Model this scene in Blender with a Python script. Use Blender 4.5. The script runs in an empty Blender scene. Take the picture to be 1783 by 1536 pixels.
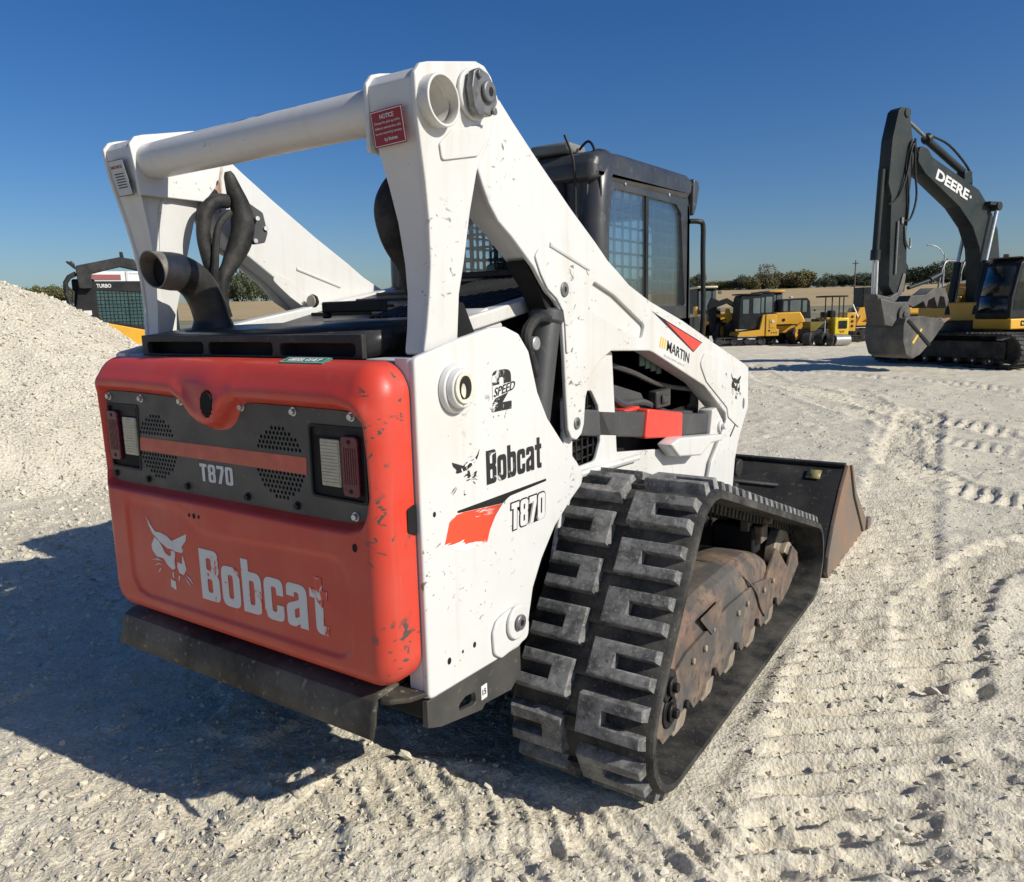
import bpy, bmesh, math, random
import numpy as np
from mathutils import Matrix, Vector
random.seed(7); rng = np.random.default_rng(11)
S = bpy.context.scene
COL = S.collection
PI = math.pi
# ------------------------------------------------------------------ camera, sky, sun, exposure
cd = bpy.data.cameras.new("camera"); cam = bpy.data.objects.new("camera", cd); COL.objects.link(cam)
RX = Vector((.83143329, .55512494, -.023558)); RY = Vector((.07324678, -.15153658, -.98573403)); RZ = Vector((-.55077544, .81784654, -.16665368))
cam.matrix_world = Matrix(((RX.x, -RY.x, -RZ.x, 1.884), (RX.y, -RY.y, -RZ.y, -1.42), (RX.z, -RY.z, -RZ.z, 1.5), (0, 0, 0, 1)))
cd.lens = 27.02; cd.sensor_width = 36; cd.clip_start = .05; cd.clip_end = 20000
S.camera = cam
SUN_EL = math.radians(32.3); SUN_AZ = math.radians(84.0)      # azimuth clockwise from +Y
W = bpy.data.worlds.new("World"); S.world = W; W.use_nodes = True
wn = W.node_tree.nodes; wn.clear()
sky = wn.new("ShaderNodeTexSky"); sky.sky_type = 'NISHITA'; sky.sun_disc = False
sky.sun_elevation = SUN_EL; sky.sun_rotation = SUN_AZ; sky.altitude = 300; sky.air_density = 1.0; sky.dust_density = 1.3; sky.ozone_density = 3.6
bg = wn.new("ShaderNodeBackground"); bg.inputs[1].default_value = .074
wo = wn.new("ShaderNodeOutputWorld")
hs = wn.new('ShaderNodeHueSaturation'); hs.inputs['Saturation'].default_value = 1.30; hs.inputs['Hue'].default_value = .506
tint = wn.new('ShaderNodeMix'); tint.data_type = 'RGBA'; tint.blend_type = 'MULTIPLY'; tint.inputs[0].default_value = 1; tint.inputs[7].default_value = (.95, 1.03, 1.15, 1)
W.node_tree.links.new(sky.outputs[0], hs.inputs['Color']); W.node_tree.links.new(hs.outputs[0], tint.inputs[6]); W.node_tree.links.new(tint.outputs[2], bg.inputs[0]); W.node_tree.links.new(bg.outputs[0], wo.inputs[0])
ld = bpy.data.lights.new("sun", 'SUN'); ld.energy = 5.0; ld.angle = math.radians(.53); ld.color = (1, .955, .85)
sun = bpy.data.objects.new("sun", ld); COL.objects.link(sun)
sd = Vector((math.cos(SUN_EL) * math.sin(SUN_AZ), math.cos(SUN_EL) * math.cos(SUN_AZ), math.sin(SUN_EL)))
sun.rotation_euler = (-sd).to_track_quat('-Z', 'Y').to_euler(); sun.location = sd * 60
vs = S.view_settings; vs.view_transform = 'Standard'; vs.look = 'None'; vs.exposure = 0.11; vs.gamma = 1; vs.use_curve_mapping = False
S.cycles.max_bounces = 8; S.cycles.transparent_max_bounces = 16

# ------------------------------------------------------------------ materials
def srgb(r, g, b):
    f = lambda c: (c / 255 / 12.92) if c / 255 <= .04045 else ((c / 255 + .055) / 1.055) ** 2.4
    return (f(r), f(g), f(b))
class N:
    def __init__(s, name):
        s.m = bpy.data.materials.new(name); s.m.use_nodes = True; s.t = s.m.node_tree; s.n = s.t.nodes
        s.b = s.n["Principled BSDF"]; s.tc = s.n.new("ShaderNodeTexCoord"); s.co = s.tc.outputs["Object"]
    def link(s, a, b): s.t.links.new(a, b)
    def mapping(s, scale=(1, 1, 1), rot=(0, 0, 0)):
        mp = s.n.new("ShaderNodeMapping"); mp.inputs["Scale"].default_value = scale; mp.inputs["Rotation"].default_value = rot
        s.link(s.co, mp.inputs[0]); return mp.outputs[0]
    def noise(s, scale, detail=4, rough=.55, co=None, dist=0):
        x = s.n.new("ShaderNodeTexNoise"); x.inputs["Scale"].default_value = scale; x.inputs["Detail"].default_value = detail
        x.inputs["Roughness"].default_value = rough; x.inputs["Distortion"].default_value = dist
        s.link(co or s.co, x.inputs["Vector"]); return x.outputs["Fac"]
    def vor(s, scale, co=None, feat='F1', out="Distance"):
        x = s.n.new("ShaderNodeTexVoronoi"); x.feature = feat; x.inputs["Scale"].default_value = scale
        s.link(co or s.co, x.inputs["Vector"]); return x.outputs[out]
    def ramp(s, fac, a, b, ca=0, cb=1):
        x = s.n.new("ShaderNodeMapRange"); x.inputs[1].default_value = a; x.inputs[2].default_value = b
        x.inputs[3].default_value = ca; x.inputs[4].default_value = cb; x.clamp = True; s.link(fac, x.inputs[0]); return x.outputs[0]
    def mul(s, a, b, op='MULTIPLY'):
        x = s.n.new("ShaderNodeMath"); x.operation = op
        for i, v in enumerate((a, b)):
            if isinstance(v, (int, float)): x.inputs[i].default_value = v
            else: s.link(v, x.inputs[i])
        return x.outputs[0]
    def mix(s, fac, a, b):
        x = s.n.new("ShaderNodeMix"); x.data_type = 'RGBA'
        if isinstance(fac, (int, float)): x.inputs[0].default_value = fac
        else: s.link(fac, x.inputs[0])
        for i, v in ((6, a), (7, b)):
            if isinstance(v, tuple): x.inputs[i].default_value = (*v, 1)
            else: s.link(v, x.inputs[i])
        return x.outputs[2]
    def sep(s, k):
        x = s.n.new("ShaderNodeSeparateXYZ"); s.link(s.co, x.inputs[0]); return x.outputs[k]
    def bump(s, h, st, dist=.01, prev=None):
        x = s.n.new("ShaderNodeBump"); x.inputs["Strength"].default_value = st; x.inputs["Distance"].default_value = dist
        s.link(h, x.inputs["Height"])
        if prev is not None: s.link(prev, x.inputs["Normal"])
        s.link(x.outputs[0], s.b.inputs["Normal"]); return x.outputs[0]
    def fin(s, col=None, rough=.5, metal=0, coat=0, spec=None):
        if col is not None:
            if isinstance(col, tuple): s.b.inputs["Base Color"].default_value = (*col, 1)
            else: s.link(col, s.b.inputs["Base Color"])
        if isinstance(rough, (int, float)): s.b.inputs["Roughness"].default_value = rough
        else: s.link(rough, s.b.inputs["Roughness"])
        s.b.inputs["Metallic"].default_value = metal
        s.b.inputs["Coat Weight"].default_value = coat
        if spec is not None: s.b.inputs["Specular IOR Level"].default_value = spec
        return s.m

def mk_white(name, scuff=.615, stain=.4):
    n = N(name)
    c = n.mix(n.ramp(n.noise(2.2, 5), .45, .75, 0, stain), (.585, .58, .565), (.48, .43, .34))
    c = n.mix(n.ramp(n.noise(25, 3, co=n.mapping((1, 1, 1))), .3, .7, 0, .12), c, (.47, .465, .445))
    sc = n.ramp(n.noise(34, 6, .62, n.mapping((1, .8, 1.25), (.5, 0, 0)), .6), scuff, scuff + .03)
    area = n.ramp(n.noise(3.1, 2), .5, .6)
    c = n.mix(n.mul(n.mul(sc, area), .85), c, (.10, .095, .085))
    c = n.mix(n.ramp(n.noise(16, 4, .6, n.mapping((1, 1, .07))), .54, .8, 0, .35), c, (.44, .37, .26))
    ch = n.ramp(n.noise(70, 2, .5), .75, .77)
    c = n.mix(n.mul(ch, .9), c, (.06, .05, .045))
    n.bump(n.noise(160, 2), .06, .002)
    return n.fin(c, n.ramp(n.noise(6, 3), .3, .7, .32, .55), coat=.15)
M = {}
M['white'] = mk_white('white_paint')
M['white_clean'] = mk_white('clean_white_paint', .64, .2)
n = N('red_moulded_paint')
c = n.mix(n.ramp(n.noise(3, 5), .4, .75, 0, .5), (.56, .034, .014), (.46, .052, .032))
edge = n.ramp(n.sep(0), .555, .585)
chip = n.ramp(n.noise(16, 6, .62, n.mapping((.9, .9, 1.5)), 1.2), .575, .59)
patch = n.ramp(n.noise(5.5, 2), .46, .52)
c = n.mix(n.mul(n.mul(edge, chip), patch), c, (.055, .045, .04))
scr = n.ramp(n.noise(60, 3, .6, n.mapping((2.5, 1, .25), (0, .6, 0))), .72, .74)
c = n.mix(n.mul(scr, .6), c, (.16, .03, .02))
c = n.mix(n.ramp(n.noise(4.5, 6, .65), .3, .75, .0, .10), c, (.40, .30, .24)); c = n.mix(n.ramp(n.noise(26, 3, .6, n.mapping((1, 1, .06))), .58, .8, 0, .14), c, (.38, .28, .22))
n.bump(n.noise(120, 2), .05, .002)
M['red'] = n.fin(c, n.ramp(n.noise(7, 4), .3, .7, .33, .55), coat=.1)
n = N('worn_white_lettering')
w_ = n.ramp(n.noise(13, 7, .7, n.mapping((1, 1, .7)), .8), .59, .605)
s_ = n.ramp(n.noise(90, 3, .6, n.mapping((.3, 1, 1.6), (0, .5, 0))), .7, .72)
c = n.mix(n.mul(s_, .7), (.62, .62, .61), (.25, .1, .08)); c = n.mix(w_, c, (.62, .065, .035))
M['lett_worn'] = n.fin(c, .5)
n = N('worn_black_lettering')
w_ = n.ramp(n.noise(20, 7, .7, n.mapping((1, .6, 1)), .8), .565, .585)
left = n.ramp(n.sep(1), .30, .43, 1, 0)
M['lett_black_worn'] = n.fin(n.mix(n.mul(w_, left), (.018, .018, .018), (.78, .77, .75)), .4)
n = N('torn_red_decal')
w_ = n.ramp(n.noise(9, 6, .6, n.mapping((1, .5, 2.2), (.35, 0, 0)), .5), .56, .575)
left = n.ramp(n.sep(1), .22, .33, 1, 0)
c = n.mix(n.ramp(n.sep(1), .27, .42), (.66, .07, .03), (.16, .03, .025))
M['decal_torn'] = n.fin(n.mix(n.mul(w_, left), c, (.78, .77, .75)), .4)
n = N('rust_stained_white')
f_ = n.ramp(n.noise(22, 6, .7, n.mapping((1, 1.6, .5))), .36, .6)
M['rust_stain'] = n.fin(n.mix(f_, (.58, .57, .55), (.24, .13, .06)), .6)
def plain(name, col, rough=.5, metal=0, var=.25, scale=8, bump=0, coat=0, dust=0):
    spec = .22 if max(col) < .045 and not metal and not coat else None
    n = N(name)
    c = n.mix(n.ramp(n.noise(scale, 5), .3, .75, 0, 1), tuple(x * (1 - var) for x in col), tuple(min(1, x * (1 + var)) for x in col))
    if dust:
        c = n.mix(n.ramp(n.noise(scale * .45, 6, .65), .42, .68, 0, dust), c, (.33, .30, .245))
        c = n.mix(n.ramp(n.noise(scale * 9, 3), .62, .7, 0, dust), c, (.36, .33, .27))
    if bump: n.bump(n.noise(scale * 8, 4), bump, .004)
    return n.fin(c, n.ramp(n.noise(scale * 1.7, 3), .3, .7, max(.02, rough - .1), rough + .1), metal, coat, spec)
M['charcoal'] = plain('charcoal_panel', (.045, .044, .042), .5, 0, .15, 6, .04, 0, .12)
M['black'] = plain('black_plastic', (.014, .014, .015), .48, 0, .3, 7, .05, 0, .04)
M['satin'] = plain('satin_black_paint', (.022, .023, .025), .38, 0, .3, 5, .05, 0, .12)
M['cab'] = plain('dark_grey_cab_paint', (.030, .031, .034), .36, .2, .2, 4, .03, .2, .14)
M['dark'] = plain('dark_chassis', (.012, .012, .012), .7, 0, .4, 6, .1)
M['letter'] = plain('white_lettering', (.62, .62, .61), .45, 0, .06)
M['letter_b'] = plain('black_lettering', (.018, .018, .018), .4, 0, .1)
M['letter_y'] = plain('gold_lettering', (.66, .46, .06), .45, 0, .1)
M['pale'] = plain('pale_grey_lettering', (.5, .5, .49), .5, 0, .1)
M['stripe'] = plain('faded_orange_stripe', (.52, .105, .06), .5, 0, .15, 20, 0, 0, .05)
M['green'] = plain('green_decal', (.02, .20, .14), .4, 0, .1)
M['notice'] = plain('dark_red_decal', (.28, .008, .02), .4, 0, .1)
M['cream'] = plain('cream_bushing', (.62, .57, .46), .5, 0, .25, 30, .1)
M['lens_red'] = plain('dark_red_lens', (.12, .012, .025), .25, 0, .2, 60)
M['lens_white'] = plain('ribbed_amber_white_lens', (.45, .41, .30), .3, 0, .15, 40)
M['steel'] = plain('zinc_bolt', (.55, .55, .54), .35, .8, .2, 40)
M['pin'] = plain('grey_pin_steel', (.20, .20, .20), .45, .6, .3, 30, .1)
M['chrome'] = plain('chrome_rod', (.62, .62, .60), .38, .6, .05)
M['hose'] = plain('black_hose_sheath', (.017, .017, .018), .6, 0, .4, 25, .3, 0, .1)
M['exhaust'] = plain('exhaust_black', (.018, .017, .017), .45, .3, .4, 12, .15, 0, .12)
M['exhaust_tip'] = plain('scorched_exhaust_steel', (.20, .185, .16), .5, .35, .45, 16, .2)
M['bumper'] = plain('dusty_black_steel', (.040, .036, .030), .62, 0, .35, 5, .2, 0, .45)
M['bar'] = plain('grey_link_paint', (.045, .046, .048), .5, 0, .15, 6, .05, 0, .1)
M['redlock'] = plain('bright_red_lock', (.68, .05, .03), .4, 0, .08, 8, .02, .1)
def rubber():
    n = N('dusty_track_rubber')
    oi = n.n.new("ShaderNodeObjectInfo"); mx = n.n.new("ShaderNodeVectorMath"); mx.operation = 'MULTIPLY_ADD'
    cx = n.n.new("ShaderNodeCombineXYZ"); n.link(oi.outputs["Random"], cx.inputs[0]); n.link(oi.outputs["Random"], cx.inputs[1])
    n.link(cx.outputs[0], mx.inputs[0]); mx.inputs[1].default_value = (17, 9, 0); n.link(n.tc.outputs["Object"], mx.inputs[2]); n.co = mx.outputs[0]
    c = n.mix(n.ramp(n.noise(18, 6, .65), .38, .68), (.058, .058, .057), (.235, .23, .22))
    c = n.mix(n.ramp(n.noise(90, 4, .6), .55, .72, 0, .8), c, (.31, .295, .275))
    c = n.mix(n.ramp(n.noise(55, 3, .6, None, .8), .62, .68, 0, .7), c, (.03, .03, .03))
    n.bump(n.noise(70, 5), .35, .003)
    return n.fin(c, .72)
M['rubber_lug'] = rubber()
M['rubber'] = plain('black_track_rubber', (.022, .022, .022), .66, 0, .35, 14, .15, 0, .22)  # belt toned darker to put shade into the gaps between lugs
n = N('rusty_track_frame')
r1 = n.ramp(n.noise(4.5, 7, .65), .42, .62)
c = n.mix(r1, (.085, .08, .075), (.165, .085, .05))
c = n.mix(n.ramp(n.noise(9, 6, .65), .45, .66, 0, .75), c, (.19, .155, .115))
c = n.mix(n.ramp(n.noise(26, 5, .6), .52, .66, 0, .85), c, (.05, .04, .034)); c = n.mix(n.ramp(n.noise(2.6, 5, .6, None, 1.5), .5, .62, 0, .7), c, (.055, .052, .05))
n.bump(n.noise(50, 6), .3, .004)
M['rust'] = n.fin(c, .72)
M['roller'] = plain('worn_roller_steel', (.27, .22, .165), .6, .1, .3, 20, .2, 0, .3)
n = N('rusty_bucket_side')
c = n.mix(n.ramp(n.noise(3, 6, .6), .4, .62), (.14, .115, .095), (.215, .125, .075))
n.bump(n.noise(40, 5), .2, .003); M['bucket_rust'] = n.fin(c, .6)
M['bucket'] = plain('black_bucket_paint', (.022, .021, .020), .5, 0, .3, 4, .08, 0, .12)
M['yellow'] = plain('yellow_machine_paint', (.64, .34, .025), .4, 0, .12, 2, 0, .1, .12)
M['yellow2'] = plain('bright_yellow_paint', (.75, .55, .03), .4, 0, .1, 2, 0, .1)
M['beige'] = plain('beige_roof', (.62, .54, .38), .5, 0, .1)
M['deere'] = plain('dark_green_black_paint', (.017, .024, .024), .45, 0, .2, 1.2, .03, 0, .06)
M['ex_steel'] = plain('worn_grey_bucket_steel', (.062, .06, .057), .6, .1, .3, 2.5, .1, 0, .3)
M['tread'] = plain('black_steel_track', (.02, .02, .021), .6, 0, .4, 5, .1, 0, .18)
M['tyre'] = plain('black_tyre', (.022, .022, .022), .8, 0, .3, 6, .1, 0, .2)
M['pane'] = plain('daylight_toned_pane', (.13, .165, .165), .16, 0, .35, 1.5)  # opaque bluish grey stands in for daylight through the cab glass
M['drum'] = plain('bare_steel_drum', (.42, .41, .39), .4, .6, .15, 4)
M['orange'] = plain('orange_mark', (.6, .12, .02), .5)
M['boxwhite'] = plain('white_trailer_skin', (.62, .63, .64), .5, 0, .06, .6)
M['redpanel'] = plain('faded_red_panel', (.25, .075, .07), .6, 0, .2, 1)
M['bluepaint'] = plain('light_blue_cladding', (.12, .33, .62), .5, 0, .1, 1)
M['galv'] = plain('galvanised_pole', (.34, .35, .36), .5, .3, .1)
M['wood'] = plain('weathered_pole', (.10, .08, .065), .8, 0, .2)
def glassm(name, tint, refl=1.0, a=.25):
    n = N(name); t = n.n.new("ShaderNodeBsdfTransparent"); t.inputs[0].default_value = (*tint, 1)
    g = n.n.new("ShaderNodeBsdfGlossy"); g.inputs["Roughness"].default_value = .03; g.inputs[0].default_value = (.9, .95, 1, 1)
    fr = n.n.new("ShaderNodeFresnel"); fr.inputs[0].default_value = 1.5
    ms = n.n.new("ShaderNodeMixShader"); n.link(n.mul(fr.outputs[0], refl), ms.inputs[0]); n.link(t.outputs[0], ms.inputs[1]); n.link(g.outputs[0], ms.inputs[2])
    d = n.n.new("ShaderNodeBsdfDiffuse"); d.inputs[0].default_value = (.30, .33, .33, 1)
    m2 = n.n.new("ShaderNodeMixShader"); n.link(n.ramp(n.noise(5, 5), .35, .7, .02, a), m2.inputs[0]); n.link(ms.outputs[0], m2.inputs[1]); n.link(d.outputs[0], m2.inputs[2])
    n.link(m2.outputs[0], n.n["Material Output"].inputs[0]); return n.m
M['glass'] = glassm('tinted_cab_glass', (.95, .985, .985), .6, .012)
M['glass_dark'] = glassm('dark_machine_glass', (.25, .36, .36), .8, .05)
n = N('crushed_limestone_ground')
c = n.mix(n.ramp(n.noise(.45, 6, .6), .36, .64), (.63, .56, .425), (.55, .49, .37))
c = n.mix(n.ramp(n.noise(5, 6, .62), .38, .66, 0, .75), c, (.70, .64, .505))
c = n.mix(n.ramp(n.noise(38, 4, .6), .52, .7, 0, .6), c, (.45, .405, .315))
pc = n.vor(85, None, 'F1', "Color"); sx = n.n.new("ShaderNodeSeparateColor"); n.link(pc, sx.inputs[0])
c = n.mix(n.ramp(sx.outputs[0], .55, 1, 0, .5), c, (.74, .71, .62))
c = n.mix(n.ramp(sx.outputs[1], .7, 1, 0, .5), c, (.36, .335, .29))
b1 = n.bump(n.vor(85), .35, .012); b2 = n.bump(n.noise(26, 8, .68), .55, .03, b1); n.bump(n.noise(190, 3, .6), .3, .006, b2)
M['ground'] = n.fin(c, .92, spec=.15)
def stone(name, a, b):
    n = N(name); g = n.n.new("ShaderNodeNewGeometry")
    c = n.mix(g.outputs["Random Per Island"], a, b); c = n.mix(n.ramp(n.noise(60, 4), .4, .7, 0, .4), c, (.42, .38, .30))
    n.bump(n.noise(150, 3), .3, .003); return n.fin(c, .9, spec=.2)
M['stone'] = stone('limestone_chips', (.44, .395, .31), (.66, .61, .50))
M['pile'] = stone('pile_limestone', (.47, .425, .345), (.66, .615, .52))
n = N('pile_body')
c = n.mix(n.ramp(n.noise(2.2, 6), .36, .64), (.49, .445, .36), (.58, .53, .435))
b1 = n.bump(n.vor(36), .6, .03); n.bump(n.noise(40, 6, .65), .5, .02, b1)
M['pile_body'] = n.fin(c, .95, spec=.1)
n = N('dry_stubble_field')
c = n.mix(n.ramp(n.noise(.05, 6), .35, .65), (.40, .295, .165), (.33, .255, .15)); c = n.mix(n.ramp(n.noise(.9, 4), .4, .7, 0, .5), c, (.47, .37, .22))
M['field'] = n.fin(c, .95, spec=.05)
n = N('dull_grass')
c = n.mix(n.ramp(n.noise(.12, 6), .35, .65), (.135, .135, .085), (.21, .195, .13)); c = n.mix(n.ramp(n.noise(1.1, 4, co=n.mapping((.3, 3, 1), (0, 0, .6))), .45, .65, 0, .7), c, (.30, .275, .205))
M['grass'] = n.fin(c, .95, spec=.05)
def leaf(name, a, b):
    n = N(name); g = n.n.new("ShaderNodeNewGeometry"); c = n.mix(g.outputs["Random Per Island"], a, b); return n.fin(c, .8, spec=.1)
M['leaf0'] = leaf('olive_leaves', (.10, .105, .05), (.18, .17, .085))
M['leaf1'] = leaf('dark_green_leaves', (.055, .068, .045), (.11, .12, .07))
M['leaf2'] = leaf('tan_autumn_leaves', (.13, .12, .055), (.20, .175, .08))
M['leaf3'] = leaf('bare_grey_twigs', (.15, .135, .09), (.24, .21, .14))
M['bark'] = plain('bark', (.08, .06, .045), .9)

# ------------------------------------------------------------------ builders
def link(name, mesh, mat=None, parent=None, label=None):
    o = bpy.data.objects.new(name, mesh); COL.objects.link(o)
    if mat is not None:
        mesh.materials.clear(); mesh.materials.append(mat)
    if parent is not None: o.parent = parent
    if label: o['label'] = label
    return o
def smooth(mesh, ang=35):
    mesh.shade_smooth(); mesh.set_sharp_from_angle(angle=math.radians(ang))
def obj(name, bm, mat, parent=None, bev=0, seg=2, ang=35, label=None):
    bmesh.ops.recalc_face_normals(bm, faces=bm.faces)
    me = bpy.data.meshes.new(name); bm.to_mesh(me); bm.free(); smooth(me, ang)
    o = link(name, me, mat, parent, label)
    if bev:
        b = o.modifiers.new("bevel", 'BEVEL'); b.width = bev; b.segments = seg; b.limit_method = 'ANGLE'; b.angle_limit = math.radians(38)
    return o
def pymesh(name, v, f, mat, parent=None, sm=None):
    me = bpy.data.meshes.new(name); me.from_pydata(v, [], f); me.update()
    if sm: smooth(me, sm)
    return link(name, me, mat, parent)
def thing(name, label, cat, loc=(0, 0, 0), rz=0, group=None):
    o = bpy.data.objects.new(name, None); COL.objects.link(o); o.location = loc; o.rotation_euler = (0, 0, rz); o.empty_display_size = .3
    o['label'] = label; o['category'] = cat
    if group: o['group'] = group
    return o
def tag(o, label, cat, group=None):
    o['label'] = label; o['category'] = cat
    if group: o['group'] = group
    return o
def BM(): return bmesh.new()
def box(bm, x0, x1, y0, y1, z0, z1, mtx=None):
    vs_ = [bm.verts.new((x, y, z)) for x in (x0, x1) for y in (y0, y1) for z in (z0, z1)]
    for f in ((0, 1, 3, 2), (4, 6, 7, 5), (0, 4, 5, 1), (2, 3, 7, 6), (0, 2, 6, 4), (1, 5, 7, 3)): bm.faces.new([vs_[i] for i in f])
    if mtx: bmesh.ops.transform(bm, matrix=mtx, verts=vs_)
    return vs_
def frame_of(d):
    d = d.normalized(); a = Vector((0, 0, 1)) if abs(d.z) < .9 else Vector((1, 0, 0)); u = d.cross(a).normalized(); return u, d.cross(u)
def tube(bm, pts, r, seg=12, cap=True, flat=None):
    pts = [Vector(p) for p in pts]; k = len(pts); rr = r if isinstance(r, (list, tuple)) else [r] * k
    rings = []; u0 = None
    for i, p in enumerate(pts):
        d = (pts[min(i + 1, k - 1)] - pts[max(i - 1, 0)]).normalized()
        if u0 is None: u, w = frame_of(d)
        else:
            u = (u0 - d * u0.dot(d)).normalized(); w = d.cross(u)
        u0 = u; s2 = flat or 1
        rings.append([bm.verts.new(p + (u * math.cos(t) * s2 + w * math.sin(t)) * rr[i]) for t in [2 * PI * j / seg for j in range(seg)]])
    for a, b in zip(rings, rings[1:]):
        for j in range(seg): bm.faces.new((a[j], a[(j + 1) % seg], b[(j + 1) % seg], b[j]))
    if cap: bm.faces.new(rings[0][::-1]); bm.faces.new(rings[-1])
    return rings
def spline(pts, n=6):
    pts = [Vector(p) for p in pts]; out = []
    for i in range(len(pts) - 1):
        p0, p1, p2, p3 = pts[max(i - 1, 0)], pts[i], pts[i + 1], pts[min(i + 2, len(pts) - 1)]
        for j in range(n):
            t = j / n; out.append(.5 * ((2 * p1) + (p2 - p0) * t + (2 * p0 - 5 * p1 + 4 * p2 - p3) * t * t + (3 * p1 - p0 - 3 * p2 + p3) * t ** 3))
    return out + [pts[-1]]
def rnd(pts, r=.01, k=4):
    out = []; n_ = len(pts)
    for i, p in enumerate(pts):
        ri = r[i] if isinstance(r, (list, tuple)) else r
        p = Vector(p).to_2d() if len(p) > 2 else Vector(p); a = Vector(pts[i - 1]); b = Vector(pts[(i + 1) % n_])
        la, lb = (a - p).length, (b - p).length
        if ri <= 0 or la < 1e-6 or lb < 1e-6: out.append(tuple(p)); continue
        ra = (a - p) / la; rb = (b - p) / lb; ang = ra.angle(rb)
        if ang > 3.0: out.append(tuple(p)); continue
        t = min(ri / math.tan(ang / 2), la * .48, lb * .48)
        s, e = p + ra * t, p + rb * t
        for j in range(k + 1):
            q = j / k; out.append(tuple(s * (1 - q) ** 2 + p * 2 * q * (1 - q) + e * q * q))
    return out
def curve_mesh(polys, thick, bevel=0, res=2):
    cu = bpy.data.curves.new("c", 'CURVE'); cu.dimensions = '2D'; cu.fill_mode = 'BOTH'; cu.bevel_resolution = res
    cu.bevel_depth = bevel; cu.offset = -bevel; cu.extrude = max(thick / 2 - bevel, .0001)
    for p in polys:
        s = cu.splines.new('POLY'); s.points.add(len(p) - 1); s.use_cyclic_u = True
        for q, pt in zip(p, s.points): pt.co = (q[0], q[1], 0, 1)
    o = bpy.data.objects.new("c", cu); me = bpy.data.meshes.new_from_object(o)
    bpy.data.objects.remove(o); bpy.data.curves.remove(cu); return me
def axis_mtx(axis, mid):
    if axis == 'x': return Matrix(((0, 0, 1, mid), (1, 0, 0, 0), (0, 1, 0, 0), (0, 0, 0, 1)))
    if axis == 'y': return Matrix(((1, 0, 0, 0), (0, 0, -1, mid), (0, 1, 0, 0), (0, 0, 0, 1)))
    return Matrix.Translation((0, 0, mid))
def plate(name, polys, axis, a, b, mat, parent=None, bevel=.003, mtx=None, label=None, ang=35):
    if not isinstance(polys[0][0], (tuple, list)): polys = [polys]
    me = curve_mesh(polys, abs(b - a), bevel); me.transform(axis_mtx(axis, (a + b) / 2))
    if mtx: me.transform(mtx)
    smooth(me, ang); return link(name, me, mat, parent, label)
def join(name, objs, mat=None, parent=None):
    bm = BM()
    for o in objs:
        bm.from_mesh(o.data); bpy.data.objects.remove(o)
    me = bpy.data.meshes.new(name); bm.to_mesh(me); bm.free(); smooth(me); return link(name, me, mat, parent)
def ell(cx, cy, rx, ry, k=24): return [(cx + rx * math.cos(2 * PI * i / k), cy + ry * math.sin(2 * PI * i / k)) for i in range(k)]
def rect(x0, y0, x1, y1, r=0, k=4):
    p = [(x0, y0), (x1, y0), (x1, y1), (x0, y1)]; return rnd(p, r, k) if r else p
def mapmesh(me, O, Wv, Hv, lift, unit=True):
    v = np.empty(len(me.vertices) * 3); me.vertices.foreach_get("co", v); v = v.reshape(-1, 3)
    mn, mx_ = v.min(0), v.max(0); u = (v[:, :2] - mn[:2]) / (mx_[:2] - mn[:2]) if unit else v[:, :2]
    O, Wv, Hv = Vector(O), Vector(Wv), Vector(Hv); nn = Wv.cross(Hv).normalized()
    out = np.array(O)[None] + u[:, :1] * np.array(Wv)[None] + u[:, 1:2] * np.array(Hv)[None] + (v[:, 2:3] - mn[2] + lift) * np.array(nn)[None]
    me.vertices.foreach_set("co", out.ravel()); me.update()
def text(name, s, O, Wv, Hv, mat, parent=None, bold=0, lift=.0004, th=.0008, align='LEFT'):
    cu = bpy.data.curves.new("t", 'FONT'); cu.body = s; cu.offset = bold; cu.extrude = th / 2; cu.align_x = align; cu.resolution_u = 3; cu.space_line = .95
    o = bpy.data.objects.new("t", cu); me = bpy.data.meshes.new_from_object(o); bpy.data.objects.remove(o); bpy.data.curves.remove(cu)
    mapmesh(me, O, Wv, Hv, lift); return link(name, me, mat, parent)
def rr(x0, y0, x1, y1, r): return rect(x0, y0, x1, y1, r, 4)
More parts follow.
